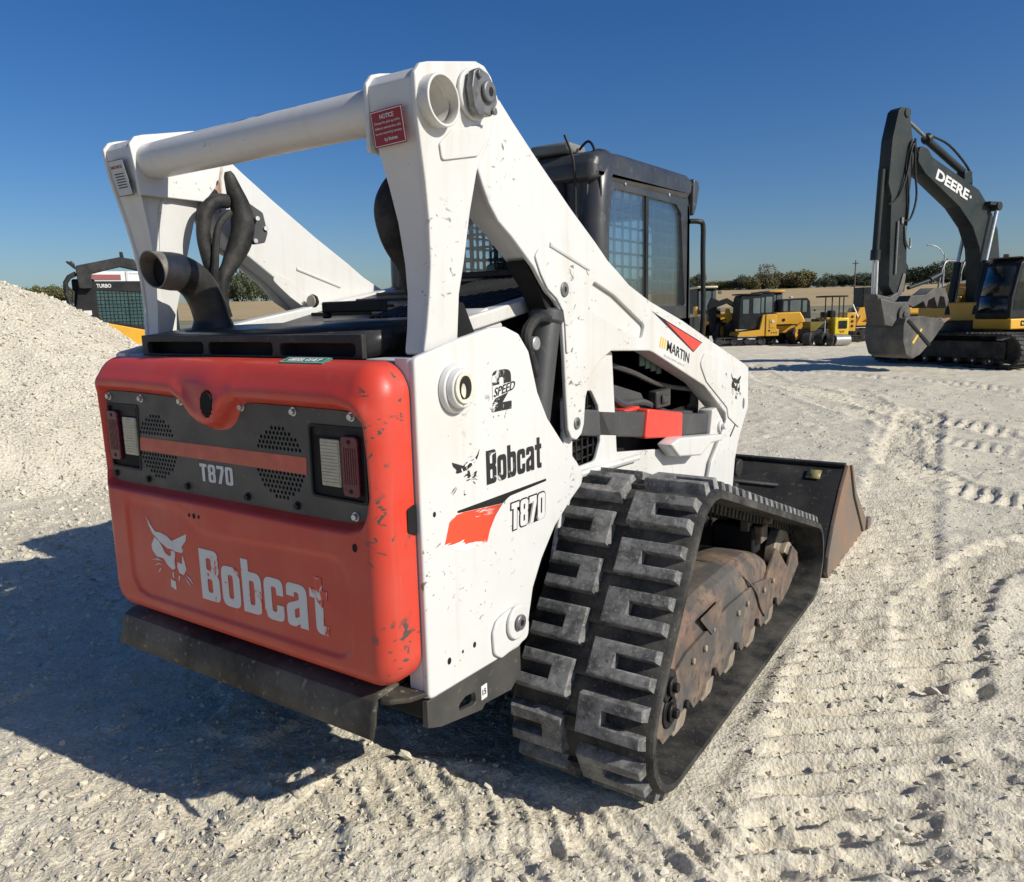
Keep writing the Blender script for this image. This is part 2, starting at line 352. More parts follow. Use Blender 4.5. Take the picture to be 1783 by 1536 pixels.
GL = {
 'B': (.56, [rnd([(0, 0), (.56, 0), (.56, .46), (.5, .52), (.56, .58), (.56, 1), (0, 1)], [0, .14, .12, .02, .12, .14, 0]), rr(.2, .16, .35, .43, .05), rr(.2, .6, .35, .84, .05)]),
 'o': (.52, [rr(0, 0, .52, .78, .17), rr(.19, .16, .33, .62, .06)]),
 'b': (.52, [rnd([(0, 0), (.52, 0), (.52, .78), (.19, .78), (.19, 1), (0, 1)], [0, .17, .17, .02, 0, 0]), rr(.19, .16, .33, .62, .06)]),
 'c': (.5, [rnd([(0, 0), (.5, 0), (.5, .3), (.32, .3), (.32, .16), (.19, .16), (.19, .62), (.32, .62), (.32, .48), (.5, .48), (.5, .78), (0, .78)], [.17, .17, 0, 0, .05, .05, .05, .05, 0, 0, .17, .17])]),
 'a': (.52, [rnd([(0, 0), (.2, 0), (.32, .07), (.32, 0), (.52, 0), (.52, .78), (.01, .78), (.01, .54), (.2, .54), (.2, .63), (.32, .63), (.32, .5), (0, .38)], [.14, .1, 0, 0, 0, .17, .15, 0, 0, .05, .05, .03, .12]), rnd([(.2, .15), (.32, .2), (.32, .37), (.2, .31)], .02)]),
 't': (.42, [rnd([(.12, 0), (.42, 0), (.42, .16), (.31, .16), (.31, .62), (.42, .62), (.42, .78), (.31, .78), (.31, 1), (.12, 1), (.12, .78), (0, .78), (0, .62), (.12, .62)], [.14] + [0] * 13)]),
 'T': (.5, [[(.15, 0), (.35, 0), (.35, .82), (.5, .82), (.5, 1), (0, 1), (0, .82), (.15, .82)]]),
 '8': (.52, [rnd([(0, 0), (.52, 0), (.52, .46), (.47, .52), (.52, .58), (.52, 1), (0, 1), (0, .58), (.05, .52), (0, .46)], [.15, .15, .1, .02, .1, .15, .15, .1, .02, .1]), rr(.19, .15, .33, .43, .05), rr(.19, .61, .33, .85, .05)]),
 '7': (.5, [[(.07, 0), (.28, 0), (.5, .72), (.5, 1), (0, 1), (0, .82), (.3, .82), (.3, .74)]]),
 '0': (.52, [rr(0, 0, .52, 1, .16), rr(.19, .16, .33, .84, .06)]),
 '2': (.54, [rnd([(0, 0), (.54, 0), (.54, .2), (.28, .2), (.54, .54), (.54, 1), (0, 1), (0, .64), (.2, .64), (.2, .82), (.33, .82), (.33, .6), (0, .22)], [0, 0, 0, 0, .05, .18, .18, 0, 0, .05, .05, .03, .03])]),
}
def word(s, gap=.07, shear=0):
    x = 0; polys = []
    for ch in s:
        w_, ps = GL[ch]; polys += [[(px + x + shear * py, py) for px, py in p] for p in ps]; x += w_ + gap
    x -= gap; return [[(px / x, py) for px, py in p] for p in polys]
def glyphs(name, s, O, Wv, Hv, mat, parent, gap=.07, shear=0, lift=.0004, grow=0, th=.0008):
    polys = word(s, gap, shear); Wl, Hl = Vector(Wv).length, Vector(Hv).length
    cu = [[(px * Wl, py * Hl) for px, py in p] for p in polys]
    c = bpy.data.curves.new("g", 'CURVE'); c.dimensions = '2D'; c.fill_mode = 'BOTH'; c.offset = grow; c.extrude = th / 2
    for p in cu:
        sp = c.splines.new('POLY'); sp.points.add(len(p) - 1); sp.use_cyclic_u = True
        for q, pt in zip(p, sp.points): pt.co = (*q, 0, 1)
    o = bpy.data.objects.new("g", c); me = bpy.data.meshes.new_from_object(o); bpy.data.objects.remove(o); bpy.data.curves.remove(c)
    mapmesh(me, O, Vector(Wv).normalized(), Vector(Hv).normalized(), lift, unit=False); return link(name, me, mat, parent)
def cat_polys():
    # unit square drawing of the lynx-like head: x right, y up
    brow = [(0, 1), (.09, .86), (.2, .76), (.33, .765), (.48, .73), (.60, .665), (.98, .84), (.95, .73), (.83, .60), (.86, .545), (.82, .50), (.66, .50), (.60, .52), (.48, .52), (.30, .60), (.12, .72), (.05, .84)]
    cheek = [(.17, .66), (.07, .52), (.08, .42), (.18, .33), (.35, .33), (.45, .22), (.56, .17), (.63, .21), (.62, .33), (.655, .44), (.655, .485), (.60, .50), (.55, .49), (.555, .42), (.50, .39), (.40, .43), (.36, .50), (.28, .60)]
    cheek2 = [(.70, .33), (.80, .31), (.84, .48), (.87, .36), (.90, .24), (.82, .13), (.72, .15), (.68, .24)]
    nose = [(.585, .27), (.64, .31), (.69, .27), (.66, .19), (.62, .19)]
    tongue = [(.47, .0 - .13), (.60, -.17), (.60, -.02), (.54, -.02), (.49, .01)]
    w1 = [(.03, .25), (.20, .30), (.31, .27), (.20, .275)]; w2 = [(.09, .15), (.20, .22), (.34, .21), (.2, .20)]; w3 = [(.18, .05), (.23, .13), (.27, .15), (.22, .08)]
    w4 = [(.86, .15), (.97, .10), (1.05, .0), (.95, .08)]; w5 = [(.84, .11), (.93, .03), (1.0, -.05), (.91, .02)]
    w6 = [(.54, .12), (.57, .13), (.57, .03), (.545, .03)]; w7 = [(.70, .10), (.73, .09), (.70, .0), (.68, .02)]
    return [brow, cheek, cheek2, tongue, w1, w2, w3, w4, w5, w6, w7]
def cat_logo(name, O, Wv, Hv, mat, parent, lift=.0004, flip=False, polys=None):
    polys = polys or cat_polys()
    if flip: polys = [[(1 - x, y) for x, y in p] for p in polys]
    me = curve_mesh(polys, .0008); mapmesh(me, O, Wv, Hv, lift, unit=False); return link(name, me, mat, parent)

# ------------------------------------------------------------------ numpy noise
def vnoise(x, y, seed=0):
    xi = np.floor(x).astype(np.int64); yi = np.floor(y).astype(np.int64); fx = x - xi; fy = y - yi
    fx = fx * fx * fx * (fx * (fx * 6 - 15) + 10); fy = fy * fy * fy * (fy * (fy * 6 - 15) + 10)
    def h(a, b):
        k = (a * 374761393 + b * 668265263 + seed * 974711) & 0xffffffff; k = ((k ^ (k >> 13)) * 1274126177) & 0xffffffff
        return ((k ^ (k >> 16)) & 0xffff) / 32767.5 - 1
    return (h(xi, yi) * (1 - fx) + h(xi + 1, yi) * fx) * (1 - fy) + (h(xi, yi + 1) * (1 - fx) + h(xi + 1, yi + 1) * fx) * fy
def fbm(x, y, f, o=4, seed=0, g=.5):
    r = 0; a = 1
    for i in range(o): r = r + a * vnoise(x * f + 13.7 * i, y * f - 7.1 * i, seed + i); f *= 2.03; a *= g
    return r
def sstep(a, b, x): t = np.clip((x - a) / (b - a), 0, 1); return t * t * (3 - 2 * t)
def path_sd(x, y, pts):
    best = np.full(x.shape, 1e9); sg = np.zeros(x.shape); ss = np.zeros(x.shape); acc = 0
    for (ax, ay), (bx, by) in zip(pts, pts[1:]):
        dx, dy = bx - ax, by - ay; L = math.hypot(dx, dy); t = np.clip(((x - ax) * dx + (y - ay) * dy) / (L * L), 0, 1)
        ex, ey = x - ax - t * dx, y - ay - t * dy; d = np.hypot(ex, ey); c_ = np.sign(dx * ey - dy * ex); m_ = d < best
        best = np.where(m_, d, best); sg = np.where(m_, d * c_, sg); ss = np.where(m_, acc + t * L, ss); acc += L
    return sg, ss
PATHS = [  # points, half width, pitch of the tread prints, depth, slant
 ([(.7, 10.5), (.91, 7.79), (1.1, 5.42), (1.25, 3.69), (1.36, 2.6), (1.42, 1.73), (1.48, 1.15), (1.55, .5)], .27, .125, .030, .55),
 ([(3.2, 5.6), (1.95, 3.98), (1.71, 3.27), (1.6, 2.5), (1.7, 1.9)], .17, .15, .026, .5),
 ([(3.0, 2.3), (1.97, 1.2), (1.79, .93), (1.5, .62), (1.2, .35), (.8, .05)], .2, .13, .022, .5),
 ([(-1.5, -1.0), (-.38, -.65), (-.1, -.3), (.18, .12), (.5, .30), (.9, .38), (1.3, .62)], .16, .10, .010, .6),
 ([(3.0, 8.4), (1.91, 8.68), (.77, 9.66), (-.74, 11.92), (-2.24, 14.05), (-4, 18)], .3, .2, .028, .8),
 ([(3.0, 4.6), (1.94, 5.23), (1.42, 5.59), (.89, 6.69), (.6, 9), (-.6, 13)], .22, .13, .022, .6),
 ([(6, 13), (2.5, 13.2), (.5, 15), (-3, 17), (-6, 18)], .35, .2, .03, .9),
 ([(5, 7.0), (2.4, 7.1), (1.0, 8.2), (-.2, 10.2), (-1.6, 12.5)], .2, .16, .02, .7),
]
def ground_h(x, y, fine=True):
    h = .022 * fbm(x, y, .55, 3, 3) + .010 * fbm(x, y, 2.3, 3, 9)
    near = np.exp(-np.hypot(x - 1.6, y + .2) / 6)
    rough = .55 + .45 * sstep(-.4, .5, fbm(x, y, .8, 2, 21))
    if fine:
        h += rough * (.005 * fbm(x, y, 9, 3, 31) + .0062 * (1 - np.abs(fbm(x, y, 21, 2, 41))) * 1.0 + .0032 * fbm(x, y, 60, 2, 51))
        cl = sstep(.35, .8, fbm(x, y, 5.5, 2, 61)); h += .016 * cl * rough
    for k, (pts, hw, pitch, dep, sl) in enumerate(PATHS):
        d, s = path_sd(x, y, pts); wob = .03 * vnoise(x * 3, y * 3, 70 + k)
        band = 1 - sstep(hw * .8, hw * 1.1, np.abs(d + wob)); berm = np.exp(-((np.abs(d + wob) - hw * 1.15) / .05) ** 2)
        ph = (s + sl * d + .02 * vnoise(x * 7, y * 7, 80 + k)) / pitch; rip = sstep(.25, .45, np.abs((ph % 1) - .5))
        fade = .5 + .5 * sstep(-.5, .3, fbm(x, y, .9, 2, 90 + k))
        h += band * fade * dep * (rip - .75) * 1.5 + berm * .012 * fade
    tr = np.minimum(np.abs(np.abs(x + .015) - .8425) - .26, 0) < 0
    inside = (1 - sstep(.24, .34, np.abs(np.abs(x + .015) - .8425))) * sstep(.45, .6, y) * (1 - sstep(2.55, 2.75, y))
    h = h * (1 - inside) - .004 * inside
    return h

# ------------------------------------------------------------------ ground, field, stones, pile
CX, CY = 1.9, -1.42; HEAD = math.radians(124)
def polar(rad, ang):
    A, R_ = np.meshgrid(ang, rad); return CX + R_ * np.cos(A), CY + R_ * np.sin(A)
def grid_mesh(name, X, Y, Z, mat, wrap=True):
    nr, na = X.shape; me = bpy.data.meshes.new(name)
    v = np.stack([X, Y, Z], -1).reshape(-1, 3); i, j = np.meshgrid(np.arange(nr - 1), np.arange(na if wrap else na - 1), indexing='ij'); j2 = (j + 1) % na
    f = np.stack([i * na + j, i * na + j2, (i + 1) * na + j2, (i + 1) * na + j], -1).reshape(-1, 4)[:, ::-1]
    me.vertices.add(len(v)); me.vertices.foreach_set("co", v.ravel()); me.loops.add(f.size); me.loops.foreach_set("vertex_index", f.ravel().astype(np.int32))
    me.polygons.add(len(f)); me.polygons.foreach_set("loop_start", np.arange(0, f.size, 4, dtype=np.int32)); me.update(calc_edges=True); me.validate(); me.shade_smooth()
    return link(name, me, mat)
fan = np.radians(54)
ang = np.concatenate([np.linspace(HEAD - fan, HEAD + fan, 560), np.linspace(HEAD + fan, HEAD - fan + 2 * PI, 70)[1:-1]])
rad = np.concatenate([[.02, .2, .4, .6, .75], np.geomspace(.9, 62, 860)])
X, Y = polar(rad, ang); Z = ground_h(X, Y) * (1 - sstep(45, 61, np.hypot(X - CX, Y - CY)))
if Z.size: ground = grid_mesh('ground', X, Y, Z, M['ground'])
ground['kind'] = 'structure'; ground['label'] = 'pale crushed limestone yard with tread prints'
def terr(r): return 5.9 * np.clip((r - 60) / 165, 0, 1) ** 1.15
ang2 = np.linspace(0, 2 * PI, 181)[:-1]
def ring(name, rr_, mat, label):
    X, Y = polar(rr_, ang2); Z = terr(np.hypot(X - CX, Y - CY)); Z = Z + .12 * fbm(X, Y, .07, 3, 5) * sstep(62, 75, np.hypot(X - CX, Y - CY))
    o = grid_mesh(name, X, Y, Z, mat); o['kind'] = 'structure'; o['label'] = label
ring('grass_verge', np.linspace(62, 106, 12), M['grass'], 'dull grass strip behind the yard')
ring('field', np.concatenate([np.linspace(106, 240, 14), [400, 900, 2500, 6000]]), M['field'], 'dry tan stubble field')

def stone_mesh(name, P, size, mat, parent=None, squash=.6):
    big = size > np.quantile(size, .62) if len(P) > 50 else np.ones(len(P), bool); Vs, Fs, base = [], [], 0
    for fine, sel in ((True, big), (False, ~big)):
        if not sel.any(): continue
        p, sz_ = P[sel], size[sel]; k = len(p)
        if fine:
            bmi = BM(); bmesh.ops.create_icosphere(bmi, subdivisions=1, radius=1); bv = np.array([v.co for v in bmi.verts]); bf = np.array([[v.index for v in f.verts] for f in bmi.faces]); bmi.free()
        else:
            bv = np.array([(1, 0, 0), (-1, 0, 0), (0, 1, 0), (0, -1, 0), (0, 0, 1), (0, 0, -1)], float); bf = np.array([(0, 2, 4), (2, 1, 4), (1, 3, 4), (3, 0, 4), (2, 0, 5), (1, 2, 5), (3, 1, 5), (0, 3, 5)])
        q = rng.normal(size=(k, 4)); q /= np.linalg.norm(q, axis=1)[:, None]; w, x, y, z = q.T
        Rm = np.stack([1 - 2 * (y * y + z * z), 2 * (x * y - z * w), 2 * (x * z + y * w), 2 * (x * y + z * w), 1 - 2 * (x * x + z * z), 2 * (y * z - x * w), 2 * (x * z - y * w), 2 * (y * z + x * w), 1 - 2 * (x * x + y * y)], -1).reshape(k, 3, 3)
        sc = np.stack([rng.uniform(.8, 1.5, k), rng.uniform(.6, 1.1, k), rng.uniform(.35, .75, k)], -1)
        V = np.einsum('kij,kvj->kvi', Rm, bv[None] * rng.uniform(.62, 1.3, (k, len(bv), 3)) * sc[:, None, :]); V[:, :, 2] *= squash + .2; V = V * sz_[:, None, None] + p[:, None, :]
        Fs.append((bf[None] + (np.arange(k) * len(bv))[:, None, None]).reshape(-1, 3) + base); Vs.append(V.reshape(-1, 3)); base += k * len(bv)
    V, F = np.concatenate(Vs), np.concatenate(Fs)
    me = bpy.data.meshes.new(name); me.vertices.add(len(V)); me.vertices.foreach_set("co", V.ravel()); me.loops.add(F.size); me.loops.foreach_set("vertex_index", F.ravel().astype(np.int32))
    me.polygons.add(len(F)); me.polygons.foreach_set("loop_start", np.arange(0, F.size, 3, dtype=np.int32)); me.update(calc_edges=True); me.shade_flat()
    return link(name, me, mat, parent)
k = 95000
r_ = np.exp(rng.uniform(math.log(.9), math.log(15), k)); a_ = HEAD + rng.uniform(-1, 1, k) * np.radians(50)
px, py = CX + r_ * np.cos(a_), CY + r_ * np.sin(a_)
grav = sstep(-.9, -2.4, px) * .8 + .25 + .6 * sstep(.1, .6, fbm(px, py, .9, 3, 121))     # looser gravel to the left and in patches
keep = (rng.uniform(size=k) < grav) & ~((np.abs(np.abs(px + .015) - .8425) < .27) & (py > .5) & (py < 2.7)); px, py, r_ = px[keep], py[keep], r_[keep]
sz = np.clip(rng.lognormal(math.log(.0047), .48, len(px)), .0026, .014) * (1 + .07 * r_) * (1 + .55 * sstep(-1.2, -3, px))
st = stone_mesh('loose_gravel', np.stack([px, py, ground_h(px, py) + sz * .15], -1), sz, M['stone']); st['kind'] = 'stuff'; st['label'] = 'loose limestone chips scattered over the yard'
for i, (x, y, s) in enumerate([(.215, .365, .026), (1.676, 1.739, .032), (1.45, 1.05, .022)]):
    me_o = stone_mesh('stone', np.array([[0, 0, 0]]), np.array([s]), M['stone']); me_o.location = (x, y, s * .5)
    tag(me_o, ['pale upright stone at the shadow edge beside the bumper', 'grey stone lying right of the rubber track', 'small pale stone on tread prints near the track'][i], 'stone')

# gravel pile on the left
PC = (-8.3, 2.75)
def pile_h(x, y):
    u, v = x - PC[0], y - PC[1]; ca, sa = math.cos(math.radians(24)), math.sin(math.radians(24)); p, q = u * ca - v * sa * -1, -u * sa + v * ca
    p = np.where(p < 0, p * .45, p)
    d = np.hypot(p, q) / 3.12; d = d * (1 + .09 * vnoise(x * .6, y * .6, 5) + .03 * vnoise(x * 1.7, y * 1.7, 6))
    h = 2.12 * np.clip(1.06 - d, -.2, None); h = np.where(h > 1.8, 1.8 + (h - 1.8) * .55, h)
    return h + .05 * fbm(x, y, 1.3, 3, 15) + .018 * fbm(x, y, 7, 3, 25) - .02
gx, gy = np.meshgrid(np.linspace(-17, -3.8, 330), np.linspace(-3, 8.5, 290)); gz = pile_h(gx, gy)
pile = thing('gravel_pile', 'tall pale heap of crushed limestone left of the red loader', 'gravel pile', (PC[0], PC[1], 0))
pb = grid_mesh('pile_body', gx - PC[0], gy - PC[1], np.maximum(gz, -.15), M['pile_body'], wrap=False); pb.parent = pile
k = 75000; u = rng.uniform(-12, -4.0, k); v = rng.uniform(-1.5, 6.5, k); hz = pile_h(u, v); kp = (hz > .0) & (rng.uniform(size=k) < .85); u, v, hz = u[kp], v[kp], hz[kp]
ps = np.clip(rng.lognormal(math.log(.0115), .45, len(u)), .006, .034)
so = stone_mesh('pile_stones', np.stack([u - PC[0], v - PC[1], hz + ps * .2], -1), ps, M['pile'], pile); so['kind'] = 'stuff'

# ================================================================== the track loader
L = thing('track_loader', 'white and red compact track loader with black cab, seen from its rear corner', 'track loader', (0, 0, 0))
XC = -.015
def mir(x): return 2 * XC - x
SIDES = (1, -1)
def sx_(s, x): return x if s > 0 else mir(x)
# chassis
bm = BM(); box(bm, -.55, .52, .50, 2.3, .27, 1.0); box(bm, -.55, .52, .05, .50, .44, 1.0); box(bm, -.53, .50, .03, .95, .98, 1.37); box(bm, -.50, .47, .9, 1.25, .98, 1.5)
obj('chassis', bm, M['dark'], L, .01)
PL = [(.0, .5), (.426, .482), (.473, .498), (.492, .567), (.516, .645), (.571, .725), (.655, .809), (.763, .874), (.834, .909), (.851, .946), (.805, .996), (.709, 1.079), (.619, 1.168), (.563, 1.255), (.54, 1.319), (.517, 1.382), (.465, 1.435), (.397, 1.457), (.319, 1.456), (.179, 1.431), (.0, 1.393)]
for s in SIDES:
    a, b = sorted((sx_(s, .626), sx_(s, .648)))
    p = plate('side_panel', rnd(PL, .02, 3), 'x', a, b, M['white'], L, .006)
    if s > 0: side = p
    # returned rear edge of the panel, rounded
    bm = BM(); pts = [(sx_(s, .648 - .03 + .03 * math.cos(t)), .03 - .03 * math.sin(t)) for t in np.linspace(0, PI / 2, 7)] + [(sx_(s, .585), .0), (sx_(s, .585), .012), (sx_(s, .61), .012), (sx_(s, .632), .03)]
    lo = [bm.verts.new((x, y, .502)) for x, y in pts]; hi = [bm.verts.new((x, y, 1.392)) for x, y in pts]
    for i in range(len(pts)): bm.faces.new((lo[i], lo[(i + 1) % len(pts)], hi[(i + 1) % len(pts)], hi[i]))
    bm.faces.new(lo[::-1]); bm.faces.new(hi); obj('panel_edge', bm, M['white_clean'], L)
for x0, x1 in ((.47, .62), (-.65, -.5)):
    bm = BM(); box(bm, x0, x1, .014, .13, 1.36, 1.388); obj('frame_ledge', bm, M['white_clean'], L, .004)
# pin bosses on the right panel
def disc(bm, c, ax, r, h, seg=28, r2=None):
    c = Vector(c); ax = Vector(ax); tube(bm, [c, c + ax * h], [r, r2 or r], seg)
bm = BM(); disc(bm, (.649, .150, 1.305), (1, 0, 0), .066, .018, r2=.062); disc(bm, (.667, .147, 1.307), (1, 0, 0), .054, .020, r2=.050); obj('pin_boss', bm, M['white'], side, .003)
bm = BM(); disc(bm, (.687, .143, 1.309), (1, 0, 0), .041, .007); obj('bushing', bm, M['cream'], side, .002)
plate('worn_hub', [ell(.139, 1.311, .024, .030), ell(.131, 1.303, .012, .020)], 'x', .6942, .6975, M['black'], side, .001)
plate('boss_plate', rnd([(.281, .582), (.30, .612), (.340, .622), (.40, .626), (.455, .60), (.473, .55), (.468, .502), (.32, .49), (.285, .515)], .03), 'x', .6485, .658, M['white_clean'], side, .004)
bm = BM(); disc(bm, (.658, .396, .578), (1, 0, 0), .052, .012); obj('pin_boss', bm, M['white'], side, .004)
bm = BM(); disc(bm, (.6725, .396, .580), (1, 0, 0), .024, .010, 16); obj('pin', bm, M['pin'], side, .003)
plate('pin_socket', ell(.396, .580, .009, .010, 8), 'x', .6828, .6842, M['black'], side, .0003)
for (y, z), r in zip([(.202, .578), (.088, .576), (.148, .579), (.051, .991)], (.007, .008, .004, .006)):
    plate('bolt_hole', ell(y, z, r, r * 1.25, 10), 'x', .6484, .6492, M['black'], side, .0002)
# decals on the right panel
glyphs('lettering', 'Bobcat', (.6484, .283, 1.021), (0, .292, -.002), (0, 0, .0965), M['lett_black_worn'], side, .075)
cp = cat_polys(); keep_i = [0, 3, 4, 5, 6, 7, 8]
face2 = [[(.55, .50), (.62, .49), (.63, .40), (.66, .33), (.60, .28), (.52, .30), (.57, .34), (.50, .37), (.40, .34), (.47, .40), (.55, .42)], [(.72, .34), (.80, .40), (.88, .42), (.84, .28), (.76, .24), (.78, .32)], [(.48, .23), (.56, .21), (.66, .24), (.58, .25)]]
cat_logo('logo', (.6484, .128, 1.030), (0, .125, 0), (0, 0, .098), M['lett_black_worn'], side, flip=True, polys=[cp[i] for i in keep_i] + [[(1 - x, y) for x, y in p] for p in face2])
plate('decal_line', [(.40, .9655), (.6, .970), (.602, .974), (.6, .978), (.147, .978), (.147, .972), (.36, .952), (.385, .962)], 'x', .6484, .6490, M['letter_b'], side, .0001)
plate('slash_decal', [(.111, .955), (.147, .971), (.36, .951), (.348, .944), (.32, .923), (.292, .89), (.277, .858), (.17, .860), (.085, .893), (.094, .913)], 'x', .6484, .6489, M['decal_torn'], side, .0001)
for grow, lift, m_ in ((.0055, .0004, 'letter_b'), (.0012, .0014, 'white_clean')):
    glyphs('lettering', 'T870', (.6484, .398, .861), (0, .188, -.002), (0, 0, .078), M[m_], side, .13, .06, lift, grow)
glyphs('lettering', '2', (.6484, .322, 1.222), (0, .094, 0), (0, 0, .116), M['lett_black_worn'], side, lift=.0004)
plate('decal_band', [(.322, 1.2575), (.43, 1.277), (.43, 1.300), (.322, 1.296)], 'x', .6494, .6498, M['white_clean'], side, .0001)
text('lettering', 'SPEED', (.65, .325, 1.263), (0, .105, .014), (0, .008, .026), M['letter_b'], side, .012)
# white inner frame side forward of the panel, with dark grille opening
for s in SIDES:
    a, b = sorted((sx_(s, .585), sx_(s, .60)))
    fs = plate('frame_side', [rnd([(.66, .50), (2.42, .50), (2.42, .86), (1.60, .905), (1.205, .958), (1.165, 1.34), (1.06, 1.40), (.99, 1.38), (.80, 1.2), (.80, .9)], .012), rnd([(.86, .955), (1.03, .955), (1.068, 1.02), (1.055, 1.15), (1.0, 1.215), (.86, 1.215)], .03)], 'x', a, b, M['white'], L, .004)
    if s > 0:
        bm = BM()
        for y in np.arange(.88, 1.07, .042): tube(bm, [(.578, y, .95), (.578, y, 1.22)], .004, 6)
        for z in np.arange(.97, 1.2, .036): tube(bm, [(.574, .86, z), (.574, 1.07, z + .004)], .004, 6)
        obj('grille', bm, M['black'], L)
        bm = BM(); box(bm, .53, .535, .8, 1.15, .9, 1.25); obj('grille_backing', bm, M['dark'], L)
    bm = BM(); tube(bm, [(sx_(s, .612), .86, .935), (sx_(s, .614), 1.36, .912)], .014, 8); obj('frame_rib', bm, M['white'], fs)
# dark lower cab opening wall and hydraulics
bm = BM(); box(bm, .49, .50, 1.10, 2.35, .86, 1.45); obj('cab_lower_side', bm, M['black'], L, .003)
bm = BM(); tube(bm, spline([(.515, 1.22, 1.22), (.52, 1.40, 1.12), (.52, 1.62, 1.10), (.515, 1.9, 1.02), (.51, 2.2, .98)], 5), .016, 8); tube(bm, spline([(.515, 1.22, 1.30), (.52, 1.5, 1.24), (.52, 1.8, 1.16), (.515, 2.2, 1.10)], 5), .012, 8); obj('cab_hose', bm, M['bar'], L)
plate('cab_step_plate', rnd([(1.25, 1.02), (1.26, 1.16), (1.36, 1.20), (1.62, 1.14), (1.70, 1.05), (1.66, .99)], .03), 'x', .502, .512, M['bar'], L, .004)
bm = BM(); box(bm, .505, .55, 1.70, 1.86, 1.06, 1.14); box(bm, .55, .565, 1.74, 1.80, 1.08, 1.12); obj('valve_block', bm, M['satin'], L, .01)
bm = BM()
for i in range(4): box(bm, .5005, .506, 1.62 + i * .06, 1.668 + i * .06, 1.255 - i * .016, 1.30 - i * .016)
obj('side_vent', bm, M['lens_white'], L).data.materials[0] = plain('pale_teal_screen', (.16, .24, .22), .4)
bm = BM(); box(bm, .45, .56, .52, .85, .5, 1.36); obj('arm_well', bm, M['dark'], L, .01)
plate('white_cover', rnd([(.36, 1.40), (.40, 1.475), (.52, 1.512), (.60, 1.46), (.58, 1.40)], .012), 'x', .40, .50, M['white_clean'], L, .005)
text('lettering', 'I I I I I', (.5006, .455, 1.447), (0, .045, .010), (0, 0, .016), M['letter_b'], L, .01)
plate('rubber_flap', rnd([(.24, 1.54), (.336, 1.526), (.385, 1.44), (.31, 1.40), (.24, 1.41)], .01), 'x', .50, .55, M['dark'], L, .004)
for s in SIDES:
    x = sx_(s, .575)
    bm = BM(); tube(bm, spline([(x, .735, 1.47), (x, .70, 1.33), (x, .63, 1.02), (x, .60, .78)], 4), [.050] * 13, 20)
    cy_ = obj('lift_cylinder', bm, M['bar'], L, .006)
    bm = BM(); disc(bm, (x, .735, 1.455), (0, .15, .98), .058, .05, 20); obj('cylinder_cap', bm, M['bar'], cy_, .012)
    bm = BM(); tube(bm, spline([(x + .03, .62, 1.30), (x + .03, .57, 1.42), (x + .03, .63, 1.475), (x + .03, .70, 1.47)], 5), .017, 10); obj('cylinder_hose', bm, M['hose'], cy_)
    bm = BM(); disc(bm, (x + .02 * s, .60, 1.40), (s, 0, 0), .022, .03, 14); obj('fitting', bm, M['steel'], cy_, .003)

# ---- tailgate: one moulded skin
TA, TB, TCX, TCZ = .634, .4185, -.004, .9675
GP = [(-.6, 1.266), (-.573, 1.279), (-.39, 1.277), (-.187, 1.271), (-.144, 1.249), (-.111, 1.215), (-.069, 1.194), (-.026, 1.187), (.018, 1.195), (.051, 1.217), (.085, 1.252), (.116, 1.27), (.312, 1.269), (.489, 1.267), (.534, 1.258), (.562, 1.237), (.568, 1.063), (.558, 1.02), (.545, .995), (.503, .983), (.355, .981), (-.042, .983), (-.459, .983), (-.568, .984), (-.606, .992), (-.612, 1.019)]
GP[0] = (-.592, 1.268); GP[-1] = (-.600, 1.02); GP[-2] = (-.592, .994)
def poly_sdf(x, z, P):
    P = np.array(P); d = np.full(x.shape, 1e9); ins = np.zeros(x.shape, bool)
    for (ax, az), (bx, bz) in zip(P, np.roll(P, -1, 0)):
        ex, ez = bx - ax, bz - az; t = np.clip(((x - ax) * ex + (z - az) * ez) / (ex * ex + ez * ez + 1e-12), 0, 1)
        d = np.minimum(d, np.hypot(x - ax - t * ex, z - az - t * ez))
        c_ = ((az > z) != (bz > z)) & (x < ax + (z - az) / (bz - az + 1e-12) * ex); ins ^= c_
    return np.where(ins, -d, d)
def dens(n_): t = np.linspace(-1, 1, n_); return np.sign(t) * (1 - (1 - np.abs(t)) ** 1.35)
U, V = np.meshgrid(dens(230), dens(170)); PX, PZ = U * TA, V * TB; RC = .085
cxx, czz = np.sign(PX) * (TA - RC), np.sign(PZ) * (TB - RC); vx, vz = PX - cxx, PZ - czz
cor = (np.abs(PX) > TA - RC) & (np.abs(PZ) > TB - RC); Lq = np.hypot(vx, vz) + 1e-9; Li = np.maximum(np.abs(vx), np.abs(vz))
PX = np.where(cor, cxx + vx / Lq * Li, PX); PZ = np.where(cor, czz + vz / Lq * Li, PZ)
qx, qz = np.abs(PX) - (TA - RC), np.abs(PZ) - (TB - RC); sdf = np.hypot(np.maximum(qx, 0), np.maximum(qz, 0)) + np.minimum(np.maximum(qx, qz), 0) - RC
din = np.maximum(-sdf, 0); RF = .058 + .03 * sstep(.30, .40, PZ)
YS = -.052 - .066 * np.sqrt(np.clip(1 - (1 - np.minimum(din / RF, 1)) ** 2, 0, 1))
WX, WZ = PX + TCX, PZ + TCZ
pd = poly_sdf(WX, WZ, GP)
YS += .034 * sstep(.022, -.002, pd)
YS -= .010 * np.exp(-((pd - .035) / .022) ** 2) * sstep(1.16, 1.28, WZ) * sstep(.0, .06, din)
YS -= .018 * np.exp(-((np.hypot((WX - .004) * .9, WZ - 1.265)) / .075) ** 2)
EM = [(-.499, .911), (-.499, .675), (-.473, .633), (-.421, .621), (.441, .621), (.471, .629), (.494, .654), (.494, .85), (.477, .88), (.444, .892), (-.08, .876), (-.13, .885), (-.17, .912), (-.22, .935), (-.47, .935)]
